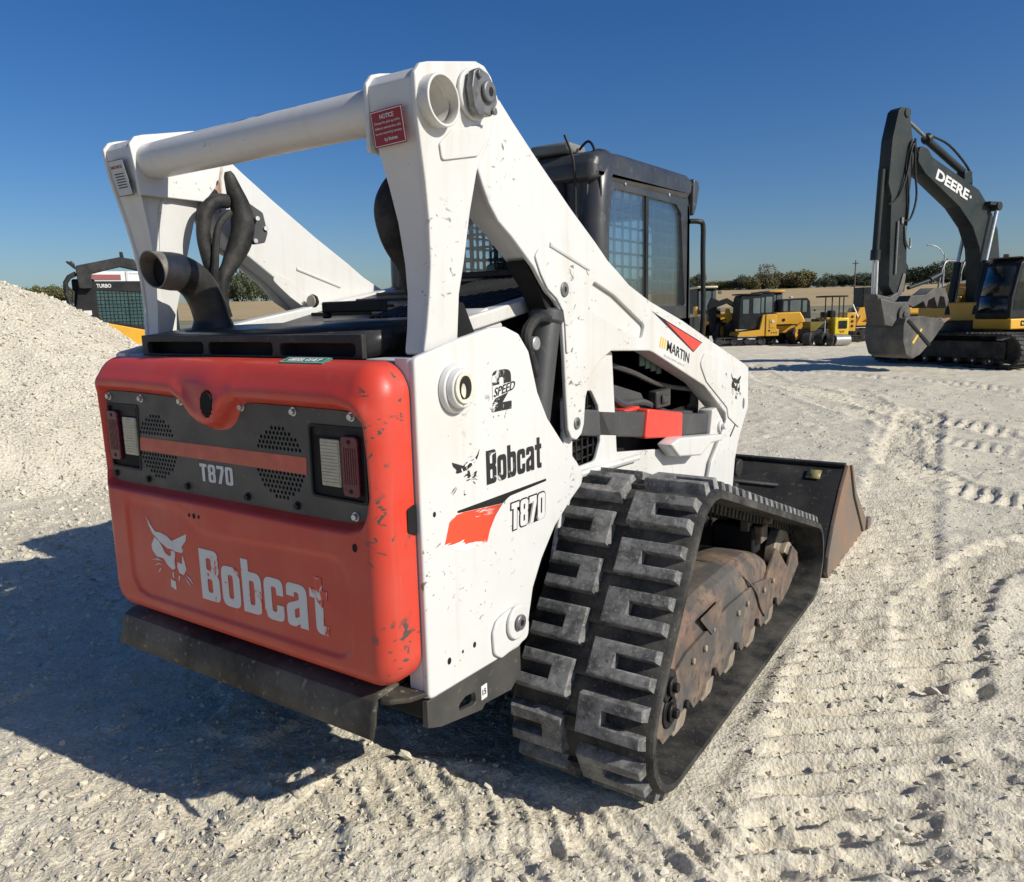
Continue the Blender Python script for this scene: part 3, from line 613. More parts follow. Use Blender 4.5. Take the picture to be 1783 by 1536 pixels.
ed = poly_sdf(WX, WZ, rnd(EM, .03, 3)); YS += .007 * sstep(.009, -.009, ed)
hd = np.hypot((WX - .003) / .027, (WZ - 1.267) / .034); YS = YS * (1 - sstep(1.1, .95, hd)) + (-.112) * sstep(1.1, .95, hd)
Yw = YS
nr, na = PX.shape; vsx = np.stack([WX, Yw, WZ], -1).reshape(-1, 3)
idx = np.arange(nr * na).reshape(nr, na)
quads = np.stack([idx[:-1, :-1], idx[:-1, 1:], idx[1:, 1:], idx[1:, :-1]], -1).reshape(-1, 4).tolist()
bord = list(idx[0, :]) + list(idx[1:, -1]) + list(idx[-1, -2::-1]) + list(idx[-2:0, :1].ravel())
verts = vsx.tolist(); base = len(verts)
for b in bord: x, y, z = verts[b]; verts.append((x, -.004, z))
nb = len(bord)
for i in range(nb): quads.append([bord[i], base + i, base + (i + 1) % nb, bord[(i + 1) % nb]])
tail = pymesh('tailgate', verts, quads, M['red'], L, 50)
bm = BM(); box(bm, -.56, .56, -.03, .02, .56, 1.34); obj('tailgate_backing', bm, M['dark'], L)
plate('latch_notch', rnd([(.0, 1.03), (-.034, 1.02), (-.034, .962), (.0, .945)], .008), 'x', .628, .6335, M['dark'], tail, .0003)
plate('key_hole_shade', ell(.003, 1.267, .0265, .034), 'y', -.1375, -.1345, M['dark'], tail, .0003)  # dark plate near the surface stands in for shade inside the hole
for x, z in ((-.038, 1.327), (.047, 1.327)):
    bm = BM(); disc(bm, (x, -.108, z), (0, -1, 0), .0085, .010, 14, .006); obj('bolt', bm, M['steel'], tail, .001)
for x, z, r in ((-.155, .925, .004), (-.132, .925, .006), (-.109, .925, .004), (.53, .930, .008)):
    plate('small_hole', ell(x, z, r, r * 1.4, 12), 'y', -.1195, -.1183, M['dark'], tail, .0002)
glyphs('lettering', 'Bobcat', (-.135, -.1112, .668), (.546, 0, 0), (0, 0, .158), M['lett_worn'], tail, .075)
cat_logo('logo', (-.397, -.1112, .700), (.212, 0, 0), (0, 0, .19), M['letter'], tail)
# green diesel decal on the rolled top edge
Ogd = Vector((.245, -.0755, 1.3765)); Wgd = Vector((.165, 0, 0)); Hgd = Vector((0, .036, .0115))
nrm = Wgd.cross(Hgd).normalized(); Ogd = Ogd + nrm * .006
bm = BM(); q = [bm.verts.new(Ogd + Wgd * u + Hgd * v) for u, v in ((0, 0), (1, 0), (1, 1), (0, 1))]; bm.faces.new(q)
r0 = bmesh.ops.extrude_face_region(bm, geom=bm.faces[:]); bmesh.ops.translate(bm, vec=-nrm * .004, verts=[v for v in r0['geom'] if isinstance(v, bmesh.types.BMVert)])
obj('diesel_decal', bm, M['green'], tail)
fr_ = .06
for u0, v0, u1, v1 in ((.02, .06, .98, .12), (.02, .88, .98, .94), (.02, .12, .035, .88), (.965, .12, .98, .88)):
    bm = BM(); bm.faces.new([bm.verts.new(Ogd + Wgd * u + Hgd * v + nrm * .0004) for u, v in ((u0, v0), (u1, v0), (u1, v1), (u0, v1))]); obj('decal_border', bm, M['letter'], tail)
text('lettering', 'DIESEL ONLY', Ogd + Wgd * .14 + Hgd * .25, Wgd * .72, Hgd * .5, M['letter'], tail, .012)

# ---- charcoal grille panel in the tailgate recess
holes = []
for cx_, cz_ in ((-.330, 1.114), (.237, 1.114)):
    for i in range(-8, 9):
        for j in range(-8, 9):
            x = (i + .5 * (j % 2)) * .0152; z = j * .0134
            if math.hypot(x, z) < .099 and not (-.0265 < z < .030): holes.append(ell(cx_ + x, cz_ + z, .0058, .0062, 6))
lightR = rnd([(.359, 1.229), (.560, 1.229), (.560, 1.034), (.357, 1.037)], .014)
lightL = rnd([(-.590, 1.239), (-.414, 1.239), (-.430, 1.027), (-.594, 1.029)], .012)
gpan = plate('grille_panel', [GP, lightR, lightL] + holes, 'y', -.0905, -.0865, M['charcoal'], L, 0)
bm = BM(); box(bm, -.585, .545, -.0866, -.0862, .995, 1.20); box(bm, -.44, -.2, -.0866, -.0862, 1.2, 1.235); box(bm, .13, .36, -.0866, -.0862, 1.2, 1.235); o = obj('panel_backing', bm, M['dark'], L)
for x, z, up in [(-.574, 1.26, 1), (-.393, 1.26, 1), (-.186, 1.261, 1), (.095, 1.258, 1), (.306, 1.256, 1), (.516, 1.254, 1), (-.576, 1.008, 0), (-.394, 1.005, 0), (-.189, 1.004, 0), (.092, 1.004, 0), (.298, 1.003, 0), (.512, 1.001, 1)]:
    bm = BM(); disc(bm, (x, -.0905, z), (0, -1, 0), .0125, .002, 16); disc(bm, (x, -.0925, z), (0, -1, 0), .0088, .008, 6); obj('bolt', bm, M['steel'] if up else M['black'], gpan, .0008)
plate('stripe', [(-.42, 1.137), (.345, 1.1375), (.342, 1.091), (-.425, 1.095)], 'y', -.0918, -.0909, M['stripe'], gpan, .0001)
glyphs('lettering', 'T870', (-.121, -.0907, 1.028), (.153, 0, 0), (0, 0, .053), M['letter'], gpan, .10)
for s, fr, wh, rd in ((1, lightR, (.400, .469, 1.071, 1.193), (.480, .538, 1.052, 1.206)), (-1, lightL, (-.509, -.436, 1.076, 1.197), (-.590, -.531, 1.055, 1.215))):
    tl = plate('tail_light', fr, 'y', -.0861, -.0842, M['black'], L, 0)
    x0, x1, z0, z1 = fr[0][0], fr[0][0], 0, 0
    xs = [p[0] for p in fr]; zs = [p[1] for p in fr]; outer = fr; inner = [((p[0] - (min(xs) + max(xs)) / 2) * .93 + (min(xs) + max(xs)) / 2, (p[1] - (min(zs) + max(zs)) / 2) * .93 + (min(zs) + max(zs)) / 2) for p in fr]
    plate('bezel', [outer, inner], 'y', -.0935, -.0864, M['black'], tl, .001)
    wl = plate('white_lens', rect(wh[0], wh[2], wh[1], wh[3], .004), 'y', -.0935, -.0864, M['lens_white'], tl, .002)
    bm = BM()
    for z in np.arange(wh[2] + .008, wh[3] - .005, .0085): box(bm, wh[0] + .003, wh[1] - .003, -.0950, -.0936, z - .0028, z + .0028)
    obj('lens_ribs', bm, M['lens_white'], tl)
    plate('red_lens', rect(rd[0], rd[2], rd[1], rd[3], .012), 'y', -.099, -.0864, M['lens_red'], tl, .003)
    bm = BM()
    for x in np.arange(rd[0] + .010, rd[1] - .006, .0075): box(bm, x - .002, x + .002, -.1003, -.0991, rd[2] + .032, rd[3] - .030)
    obj('lens_ribs', bm, M['lens_red'], tl)
    for z in (rd[2] + .015, rd[3] - .014): plate('screw_hole', ell((rd[0] + rd[1]) / 2, z, .006, .006, 10), 'y', -.0998, -.0991, M['dark'], tl, .0002)

# ---- bumper and bracket
prof = [(.03, .528), (-.075, .518), (-.092, .508), (-.100, .490), (-.104, .458), (-.118, .419)]
xs = [-.645, -.62, -.3, 0, .3, .535, .552]; bm = BM(); grid = []
for x in xs:
    e = max(0, -x - .62) * 1.5
    grid.append([bm.verts.new((x, y + e, z)) for y, z in prof])
for a_, b_ in zip(grid, grid[1:]):
    for i in range(len(prof) - 1): bm.faces.new((a_[i], b_[i], b_[i + 1], a_[i + 1]))
o = obj('bumper', bm, M['bumper'], L, 0, ang=28); sm = o.modifiers.new("solid", 'SOLIDIFY'); sm.thickness = .010; sm.offset = 0
plate('bumper_end', rnd([(.5535, -.094), (.585, -.082), (.622, -.045), (.640, .0), (.640, .045), (.5535, .045)], .012), 'z', .508, .522, M['bumper'], L, .003)
bm = BM(); box(bm, .44, .6205, .002, .05, .44, .506); obj('bumper_mount', bm, M['dark'], L, .004)
BR = [(.0, .495), (.446, .485), (.446, .391), (.392, .355), (.255, .372), (.24, .360), (.055, .398), (.0, .42)]
for s in SIDES:
    a, b = sorted((sx_(s, .622), sx_(s, .640)))
    br = plate('corner_bracket', [BR, rnd([(.135, .404), (.132, .424), (.165, .436), (.208, .430), (.213, .400), (.20, .394)], .012)], 'x', a, b, M['charcoal'], L, .002)
    if s > 0: plate('bracket_tag', rect(.236, .391, .265, .434, .003), 'x', .6403, .6412, M['letter'], br, .0002); text('lettering', '15', (.6412, .241, .404), (0, .018, 0), (0, 0, .018), M['letter_b'], br, .02)

# ---- engine hood, vent box, exhaust
bm = BM(); f_ = [(-.53, .0), (.462, .0), (.462, .33), (-.53, .30)]
vb_front = plate('vent_box', [rect(-.530, 1.386, .464, 1.450, .004), rect(-.500, 1.393, -.203, 1.429, .014), rect(-.176, 1.393, .116, 1.429, .014), rect(.146, 1.393, .440, 1.427, .014)], 'y', .012, .030, M['satin'], L, .002)
bm = BM(); v = [bm.verts.new(p) for p in [(-.53, .0305, 1.386), (.464, .0305, 1.386), (.464, .20, 1.415), (-.53, .20, 1.40), (-.53, .0305, 1.45), (.464, .0305, 1.448), (.464, .20, 1.484), (-.53, .20, 1.470)]]
for f in ((4, 5, 6, 7), (1, 2, 6, 5), (0, 4, 7, 3)): bm.faces.new([v[i] for i in f])
o = obj('vent_box_top', bm, M['satin'], vb_front); sm = o.modifiers.new("solid", 'SOLIDIFY'); sm.thickness = .006; sm.offset = -1
bm = BM(); v = [bm.verts.new(p) for p in [(-.53, .202, 1.469), (.464, .202, 1.483), (.464, .34, 1.492), (-.53, .34, 1.474), (-.53, .202, 1.40), (.464, .202, 1.40), (.464, .34, 1.40), (-.53, .34, 1.40)]]
for f in ((0, 1, 2, 3), (4, 5, 1, 0), (5, 6, 2, 1), (7, 4, 0, 3), (6, 7, 3, 2)): bm.faces.new([v[i] for i in f])
obj('hood_shelf', bm, M['satin'], L, .005)
bm = BM(); box(bm, -.51, .45, .06, .198, 1.388, 1.440); obj('vent_inside', bm, M['dark'], vb_front)
hood = plate('hood', [(.33, 1.38), (.341, 1.440), (.564, 1.488), (1.24, 1.632), (1.24, 1.45)], 'x', -.44, .44, M['satin'], L, .008)
for i in range(5):
    y0 = .62 + i * .12; z0 = 1.500 + (y0 - .62) * .213
    bm = BM(); box(bm, -.40, -.08, y0, y0 + .07, z0 - .002, z0 + .012); obj('louvre', bm, M['black'], hood, .004)
for i in range(16):
    x = .0 + i * .027; bm = BM(); v = []
    for y in (.52, 1.2): v.append((y, 1.5325 + (y - .52) * .142))
    bm = BM(); box(bm, x, x + .012, .52, 1.22, 0, .014)
    for q in bm.verts: q.co.z += 1.480 + (q.co.y - .52) * .2125
    obj('hood_rib', bm, M['black'], hood, .003)
bm = BM(); box(bm, -.10, .18, .40, .425, 1.508, 1.545); box(bm, -.10, -.075, .40, .425, 1.49, 1.51); obj('hood_handle', bm, M['black'], hood, .006)
for s in SIDES:
    bm = BM(); v = []
    for x in (sx_(s, .455), sx_(s, .515)):
        v.append([bm.verts.new(p) for p in [(x, .33, 1.43), (x, .33, 1.475), (x, 1.30, 1.630), (x, 1.30, 1.585)]])
    bm.faces.new(v[0]); bm.faces.new(v[1][::-1])
    for i in range(4): bm.faces.new((v[0][i], v[0][(i + 1) % 4], v[1][(i + 1) % 4], v[1][i]))
    obj('frame_rail', bm, M['white_clean'], L, .006)
EX = spline([(-.375, .175, 1.452), (-.375, .172, 1.50), (-.375, .158, 1.555), (-.375, .128, 1.608), (-.375, .090, 1.637), (-.375, .055, 1.647)], 5)
bm = BM(); tube(bm, EX, [.057 + (.020 * max(0, 1 - i / 5)) for i in range(len(EX))], 28, cap=False); disc(bm, (-.375, .175, 1.4525), (0, 0, 1), .088, .012, 24)
ex = obj('exhaust_pipe', bm, M['exhaust'], L)
bm = BM(); d_ = Vector((.10, -.985, .05)).normalized(); p0 = EX[-1] - d_ * .012; rings = []; u, w = frame_of(d_)
for dist_, r in ((0, .0585), (.03, .0595), (.095, .0555), (.095, .0515), (.0, .050)):
    rings.append([bm.verts.new(p0 + d_ * (dist_ + (.016 * (u * math.cos(t) + w * math.sin(t)).z if dist_ > .08 else 0)) + (u * math.cos(t) + w * math.sin(t)) * r) for t in [2 * PI * j / 32 for j in range(32)]])
for a_, b_ in zip(rings, rings[1:]):
    for j in range(32): bm.faces.new((a_[j], a_[(j + 1) % 32], b_[(j + 1) % 32], b_[j]))
obj('exhaust_tip', bm, M['exhaust_tip'], ex)
bm = BM(); disc(bm, p0 + d_ * .05, d_, .0505, .004, 24); obj('pipe_bore', bm, M['dark'], ex)

# ---- lift links (rear towers), crossbar, arms
LK = [(.055, 1.395), (.074, 1.464), (.089, 1.547), (.098, 1.624), (.098, 1.727), (.09, 1.816), (.079, 1.893), (.068, 1.973), (.066, 2.062), (.088, 2.088), (.117, 2.098), (.308, 2.144), (.345, 2.141), (.375, 2.12), (.406, 2.069), (.370, 1.97), (.302, 1.867), (.267, 1.758), (.235, 1.629), (.21, 1.547), (.194, 1.40)]
LKT = [(p[0], p[1]) for p in LK]
def link_half_width(z):      # inner face narrows to the bottom
    return np.interp(z, [1.39, 1.54, 1.72, 1.9, 2.0, 2.15], [.068, .078, .105, .140, .155, .158])
for s in SIDES:
    a, b = sorted((sx_(s, .617), sx_(s, .632)))
    lk = plate('lift_link', [rnd(LK, .012, 3), ell(.133, 2.008, .056, .056, 32)], 'x', a, b, M['white'], L, .004)
    # web: rear, inner and front walls of the boxed link
    out = rnd(LK, .012, 3); bm = BM(); A_ = []; B_ = []
    cyk = .2
    for y, z in out:
        y = min(y, float(np.interp(z, [1.4, 1.5, 1.94, 2.02, 2.15], [.10, .10, .145, .30, .40])))
        yy = y + (.006 if y < cyk else -.006); zz = z - (.006 if z > 2.05 else 0)
        w = float(link_half_width(z)); A_.append(bm.verts.new((sx_(s, .617), yy, zz))); B_.append(bm.verts.new((sx_(s, .632 - w), yy, zz)))
    for i in range(len(out)): bm.faces.new((A_[i], A_[(i + 1) % len(out)], B_[(i + 1) % len(out)], B_[i]))
    bm.faces.new(B_); bmesh.ops.triangulate(bm, faces=[f for f in bm.faces if len(f.verts) > 4]); obj('link_box', bm, M['white_clean'], lk, 0, ang=40)
    # inner flange plate of the tower head
    a2, b2 = sorted((sx_(s, .478), sx_(s, .466))); top = [p for p in LK if p[1] > 1.93]
    plate('link_flange', rnd([(.064, 1.90)] + top + [(.30, 1.90)], .012, 3), 'x', a2, b2, M['white_clean'], lk, .003)
    if s > 0:
        link_r = lk
        me = curve_mesh([ell(.133, 2.008, .062, .062, 40), ell(.133, 2.008, .055, .055, 40)], .034, .002); me.transform(axis_mtx('x', .647)); smooth(me); link('tube_collar', me, M['white'], lk)
        plate('raised_pad', rnd([(.198, 1.955), (.143, 1.912), (.150, 1.873), (.262, 1.897), (.300, 1.905), (.338, 1.945), (.330, 1.99)], .012), 'x', .6323, .638, M['white'], lk, .0025)
        bm = BM(); disc(bm, (.632, .285, 2.055), (1, 0, 0), .064, .012, 32); obj('pin_boss', bm, M['white'], lk, .004)
        pc = plate('pin_cover', rnd([(.268, 2.112), (.305, 2.105), (.335, 2.075), (.343, 2.04), (.315, 2.0), (.285, 2.005), (.262, 1.992), (.246, 2.01), (.235, 2.06), (.245, 2.10)], .014), 'x', .652, .672, M['pin'], lk, .003)
        bm = BM(); disc(bm, (.672, .297, 2.058), (1, 0, 0), .027, .012, 20); obj('pin', bm, M['pin'], lk, .004)
        plate('pin_socket', ell(.298, 2.058, .009, .012, 8), 'x', .6843, .6855, M['black'], lk, .0003)
        for y, z in ((.262, 2.094), (.322, 2.015)):
            bm = BM(); disc(bm, (.672, y, z), (1, 0, 0), .010, .008, 6); obj('bolt', bm, M['pin'], lk, .001)
    else: link_l = lk
# notice decal on the rear face of the right link
O = Vector((.501, .066, 1.9035)); Wd = Vector((.104, 0, .004)); Hd = Vector((-.0085, -.0045, .0865))
def quad(name, O, Wv, Hv, lift, mat, parent, u0=0, v0=0, u1=1, v1=1):
    nn = Wv.cross(Hv).normalized(); bm = BM(); vs2 = [bm.verts.new(O + Wv * u + Hv * v + nn * lift) for u, v in ((u0, v0), (u1, v0), (u1, v1), (u0, v1))]; bm.faces.new(vs2); r0 = bmesh.ops.extrude_face_region(bm, geom=bm.faces[:]); bmesh.ops.translate(bm, vec=-nn * .0005, verts=[v for v in r0['geom'] if isinstance(v, bmesh.types.BMVert)])
    return obj(name, bm, mat, parent)
O = O + Vector((0, -.0045, 0))
quad('notice_decal', O, Wd, Hd, .001, M['notice'], link_r)
for a_ in ((.03, .03, .97, .05), (.03, .95, .97, .97), (.03, .05, .045, .95), (.955, .05, .97, .95)): quad('decal_border', O, Wd, Hd, .0018, M['letter'], link_r, *a_)
for t_, u0, v0, w_, h_ in (('NOTICE', .3, .75, .42, .12), ('Charges for pick up and/or', .1, .60, .8, .085), ('delivery and service calls', .1, .46, .8, .085), ('are not covered by warranty', .1, .32, .8, .085), ('by Bobcat', .35, .12, .4, .12)):
    text('lettering', t_, O + Wd * u0 + Hd * v0, Wd * w_, Hd * h_, M['letter'], link_r, .015 if 'N' in t_ or 'B' in t_ else 0, .0016)
# worn paper decal on the left link
O = Vector((-.614, .0685, 1.903)); Wd = Vector((.085, .0, 0)); Hd = Vector((-.006, -.0095, .115))
quad('worn_decal', O, Wd, Hd, .004, M['letter_b'], link_l); quad('decal_sheet', O, Wd, Hd, .005, M['pale'], link_l, .03, .02, .97, .98)
text('lettering', 'NOTICE', O + Wd * .12 + Hd * .76, Wd * .72, Hd * .08, M['notice'], link_l, .01, .0056)
for i in range(6): quad('print_line', O, Wd, Hd, .0056, M['letter_b'], link_l, .2, .22 + i * .075, .8, .25 + i * .075)
bm = BM(); tube(bm, [(-.66, .105, 2.005), (-.3, .105, 2.005), (.3, .105, 2.005), (.652, .105, 2.005)], .0555, 40, cap=False); tube(bm, [(-.66, .105, 2.005), (.66, .105, 2.005)], .0525, 40, cap=False)
cb = obj('crossbar', bm, M['white_clean'], L, 0, ang=60)
def lean(o, sgn):      # the links lean outwards and backwards towards the top
    me = o.data; v = np.empty(len(me.vertices) * 3); me.vertices.foreach_get('co', v); v = v.reshape(-1, 3)
    t = np.interp(v[:, 2], [1.40, 1.62, 2.05, 2.2], [-.022, -.004, .026, .034]); v[:, 0] += sgn * t; v[:, 1] -= 1.2 * t; v[:, 2] -= 1.2 * t * .37 * (v[:, 2] - 1.5) / .55
    me.vertices.foreach_set('co', v.ravel()); me.update()
for lk, sg in ((link_r, 1), (link_l, -1)):
    for o in [lk] + list(lk.children): lean(o, sg)
bm = BM(); rows = []
for i, x in enumerate(np.linspace(-.30, .20, 60)):
    w_ = .022 * max(0, float(fbm(np.array([x * 1.0]), np.array([.3]), 9, 3, 44)[0])) + .0008; c_ = math.radians(62 + 10 * math.sin(x * 9) + 8 * x)
    rows.append([bm.verts.new((x, .105 - .0559 * math.cos(c_ + k_ * w_ / .0556), 2.005 + .0559 * math.sin(c_ + k_ * w_ / .0556))) for k_ in (-.5, 0, .5)])
for a_, b_ in zip(rows, rows[1:]):
    for k_ in (0, 1): bm.faces.new((a_[k_], a_[k_ + 1], b_[k_ + 1], b_[k_]))
obj('scrape_mark', bm, M['bar'], cb)
plate('tube_plug', ell(.105, 2.005, .052, .052, 32), 'x', .585, .590, M['cream'], cb, .0005)
AR = [(.330, 2.06), (.421, 2.074), (.485, 2.029), (.614, 1.945), (.815, 1.821), (.985, 1.725), (1.076, 1.669), (1.158, 1.632), (1.253, 1.586), (1.438, 1.527), (1.799, 1.44), (2.209, 1.324), (2.70, 1.190), (2.755, 1.165), (2.768, .954), (2.629, .812), (2.561, .699), (2.525, .50), (2.12, .50), (2.143, .632), (2.2, .747), (2.34, .855), (2.406, .922), (2.395, .965), (2.312, 1.007), (2.078, 1.132), (1.481, 1.322), (1.438, 1.331), (1.103, 1.349), (1.023, 1.322), (.946, 1.272), (.907, 1.2), (.893, 1.11), (.875, 1.078), (.84, 1.062), (.805, 1.073), (.784, 1.105), (.772, 1.224), (.764, 1.349), (.749, 1.487), (.715, 1.525), (.659, 1.557), (.585, 1.629), (.472, 1.708), (.405, 1.747), (.363, 1.791), (.335, 1.836), (.300, 1.90), (.27, 2.0)]
AR_r = rnd(AR, .014, 2)
PK = rnd([(.973, 1.593), (1.129, 1.547), (1.396, 1.432), (1.376, 1.38), (1.129, 1.44), (.948, 1.498), (.932, 1.544)], .02)
ARM_IN = rnd([p for p in AR if not (p[1] < 1.10 and p[0] < 1.0)], .014, 2)
for s in SIDES:
    a, b = sorted((sx_(s, .612), sx_(s, .628)))
    if s > 0: skin = plate('lift_arm', [AR_r, PK], 'x', a, b, M['white'], L, .005)
    else: skin = plate('lift_arm', AR_r, 'x', a, b, M['white'], L, .005)
    a, b = sorted((sx_(s, .525), sx_(s, .612)))
    top_ = [(.300, 2.03), (.421, 2.062), (.485, 2.018), (.614, 1.935), (.815, 1.812), (.985, 1.716), (1.076, 1.660), (1.158, 1.622), (1.253, 1.576), (1.438, 1.517), (1.799, 1.43), (2.209, 1.314), (2.69, 1.178), (2.748, 1.155), (2.760, .960), (2.622, .818), (2.553, .705), (2.517, .50), (2.16, .50), (2.16, .632), (2.215, .747), (2.35, .852), (2.416, .922), (2.405, .972), (2.318, 1.017), (2.084, 1.142), (1.487, 1.332), (1.1, 1.36), (.93, 1.42), (.80, 1.47), (.72, 1.54), (.60, 1.64), (.48, 1.72), (.415, 1.757), (.373, 1.80), (.345, 1.845), (.310, 1.91), (.285, 2.0)]
    plate('arm_box', rnd(top_, .012, 2), 'x', a, b, M['white_clean'], skin, .006)
    if s > 0:
        arm_r = skin
        bm = BM(); tube(bm, [(.628, .677, 1.700), (.628, .933, 1.633)], .0075, 8); disc(bm, (.6275, .933, 1.631), (1, 0, 0), .016, .003, 16); obj('weld_bead', bm, M['white'], skin)
        plate('arm_gusset', rnd([(.585, 1.66), (.61, 1.685), (.66, 1.665), (.79, 1.60), (.82, 1.56), (.82, 1.40), (.785, 1.36), (.768, 1.36), (.762, 1.45), (.75, 1.495), (.71, 1.535), (.655, 1.565), (.615, 1.61)], .014), 'x', .6285, .6345, M['white'], skin, .003)
        bm = BM(); disc(bm, (.6345, .754, 1.564), (1, 0, 0), .024, .005, 18); obj('pin', bm, M['pin'], skin, .002)
        plate('pin_socket', ell(.755, 1.564, .007, .010, 8), 'x', .6396, .6405, M['black'], skin, .0003)
        bm = BM(); disc(bm, (.628, .840, 1.120), (1, 0, 0), .021, .005, 18); obj('pin', bm, M['pin'], skin, .002)
        plate('pin_socket', ell(.841, 1.120, .007, .009, 8), 'x', .6331, .634, M['black'], skin, .0003)
        plate('front_pad', rnd([(2.06, 1.288), (2.28, 1.255), (2.5, 1.205), (2.70, 1.165), (2.72, .98), (2.60, .86), (2.42, .94), (2.40, .99), (2.09, 1.15), (2.0, 1.24)], .03), 'x', .6283, .634, M['white'], skin, .003)
        cat_logo('logo', (.6346, 2.44, 1.045), (0, .165, -.008), (0, 0, .12), M['letter_b'], skin)
        plate('slot', [(2.46, .835), (2.475, .83), (2.585, .905), (2.575, .912)], 'x', .6283, .6295, M['black'], skin, .0002)
        plate('bolt_hole', ell(2.66, .985, .018, .03, 12), 'x', .6343, .6352, M['pin'], skin, .0002)
        plate('pointed_decal', [(1.459, 1.487), (1.606, 1.447), (2.032, 1.337), (1.921, 1.298)], 'x', .6283, .6288, M['letter_b'], skin, .0001)
        plate('pointed_decal_red', [(1.60, 1.443), (2.02, 1.335), (1.922, 1.304)], 'x', .6289, .6293, M['notice'], skin, .0001, label=None).data.materials[0] = M['redlock']
        for i in range(3):
            y = 1.551 + i * .0235; plate('gold_bar', [(y - .016, 1.342 - i * .005), (y - .003, 1.339 - i * .005), (y + .014, 1.380 - i * .006), (y + .001, 1.384 - i * .006)], 'x', .6283, .6288, M['letter_y'], skin, .0001)
        text('lettering', 'MARTIN', (.6283, 1.612, 1.323), (0, .253, -.071), (0, .010, .042), M['letter_b'], skin, .010)
        text('lettering', 'EQUIPMENT', (.6283, 1.585, 1.299), (0, .235, -.062), (0, .003, .010), M['pale'], skin)
    else:
        arm_l = skin
        xi = mir(.525) + .0005
        bm = BM(); tube(bm, [(xi, .70, 1.685), (xi, .93, 1.618)], .0065, 8); obj('weld_bead', bm, M['white'], skin)
        plate('rust_streak', rnd([(.33, 1.86), (.345, 1.97), (.355, 2.04), (.40, 2.04), (.385, 1.96), (.375, 1.87)], .01), 'x', xi, xi + .0008, M['rust_stain'], skin, .0001)
        plate('arm_gusset', rnd([(.575, 1.64), (.60, 1.665), (.66, 1.64), (.76, 1.57), (.78, 1.545), (.72, 1.535), (.655, 1.575), (.61, 1.61)], .014), 'x', xi, xi + .006, M['white'], skin, .002)
plate('arm_void_shade', rnd([(.565, 1.655), (.60, 1.632), (.72, 1.532), (.752, 1.47), (.755, 1.36), (.745, 1.36), (.715, 1.47), (.64, 1.575), (.58, 1.625)], .01), 'x', .535, .606, M['dark'], arm_r, .004)  # black plate stands in for the shaded void and oily underside of the arm
# work light on the left arm
bm = BM(); tube(bm, [(-.50, .735, 1.545), (-.50, .722, 1.555), (-.50, .718, 1.556)], [.022, .030, .030], 20); wl = obj('work_lamp', bm, M['black'], L, .002)
bm = BM(); disc(bm, (-.50, .7178, 1.556), (0, -.99, .1), .026, .004, 20); obj('lens', bm, M['lens_white'], wl, .002)

# ---- sheathed hose loops inside the arms
bm = BM(); pts = spline([(-.475, .30, 1.50), (-.475, .262, 1.65), (-.475, .238, 1.774), (-.475, .258, 1.86), (-.475, .30, 1.895), (-.475, .345, 1.90)], 6); tube(bm, pts, .019, 12, flat=1.3)
h1 = obj('hose_bundle', bm, M['hose'], L)
bm = BM(); pts = spline([(-.47, .352, 2.0), (-.47, .372, 1.94), (-.47, .398, 1.86), (-.47, .388, 1.78), (-.47, .335, 1.69), (-.47, .292, 1.62), (-.47, .285, 1.50)], 6); n_ = len(pts); tube(bm, pts, [float(np.interp(i, [0, 2, 8, 14, 20, 26, n_], [.010, .018, .030, .040, .036, .024, .020])) for i in range(n_)], 14, flat=1.1); obj('hose_bundle', bm, M['hose'], L)
bm = BM(); pts = spline([(-.445, .225, 1.50), (-.445, .25, 1.66), (-.445, .275, 1.80), (-.445, .33, 1.86)], 6); tube(bm, pts, .012, 10); obj('hose', bm, M['hose'], h1)
cl = plate('hose_clamp', rnd([(.41, 1.90), (.47, 1.87), (.485, 1.80), (.47, 1.765), (.42, 1.755), (.405, 1.80), (.42, 1.835), (.40, 1.87)], .012), 'x', -.462, -.445, M['bar'], L, .003)
for y, z in ((.432, 1.845), (.474, 1.815), (.425, 1.768)):
    bm = BM(); disc(bm, (-.445, y, z), (1, -.2, 0), .009, .022 if z > 1.84 else .008, 8); obj('bolt', bm, M['steel'], cl, .001)
bm = BM(); pts = spline([(.46, .22, 1.55), (.455, .215, 1.63), (.445, .185, 1.70), (.44, .175, 1.77), (.445, .195, 1.82), (.46, .235, 1.855), (.47, .29, 1.84), (.47, .33, 1.78)], 6); tube(bm, pts, [.016 + .032 * math.sin(PI * min(1, i / 40)) ** .8 for i in range(len(pts))], 14, flat=1.0); obj('hose_bundle', bm, M['hose'], L)

# ---- control link with red lock
bar = plate('control_link', rnd([(.84, 1.075), (1.62, .950), (2.33, .868), (2.36, .90), (2.35, .95), (2.25, .977), (1.6, 1.062), (.95, 1.153), (.85, 1.165)], .006), 'x', .53, .60, M['bar'], L, .006)
lock = plate('arm_lock', rnd([(1.44, .974), (1.845, .922), (1.850, 1.034), (1.47, 1.095)], .014), 'x', .56, .612, M['redlock'], L, .008)
bm = BM(); box(bm, .50, .56, 1.36, 1.5, 1.085, 1.10); obj('lock_lip', bm, M['redlock'], lock, .004)
pb_ = plate('pivot_bracket', rnd([(2.19, .85), (2.225, 1.0), (2.28, 1.005), (2.38, .93), (2.37, .87)], .012), 'x', .545, .618, M['white'], L, .006)
bm = BM(); disc(bm, (.612, 2.325, .905), (1, 0, 0), .03, .02, 16); disc(bm, (.632, 2.325, .905), (1, 0, 0), .016, .02, 6); obj('bolt', bm, M['white_clean'], pb_, .004)
stp = plate('foot_step', rnd([(1.56, .935), (1.66, .950), (2.25, .88), (2.20, .855), (2.05, .865), (1.92, .830), (1.66, .868)], .01), 'x', .605, .675, M['white_clean'], L, .008)

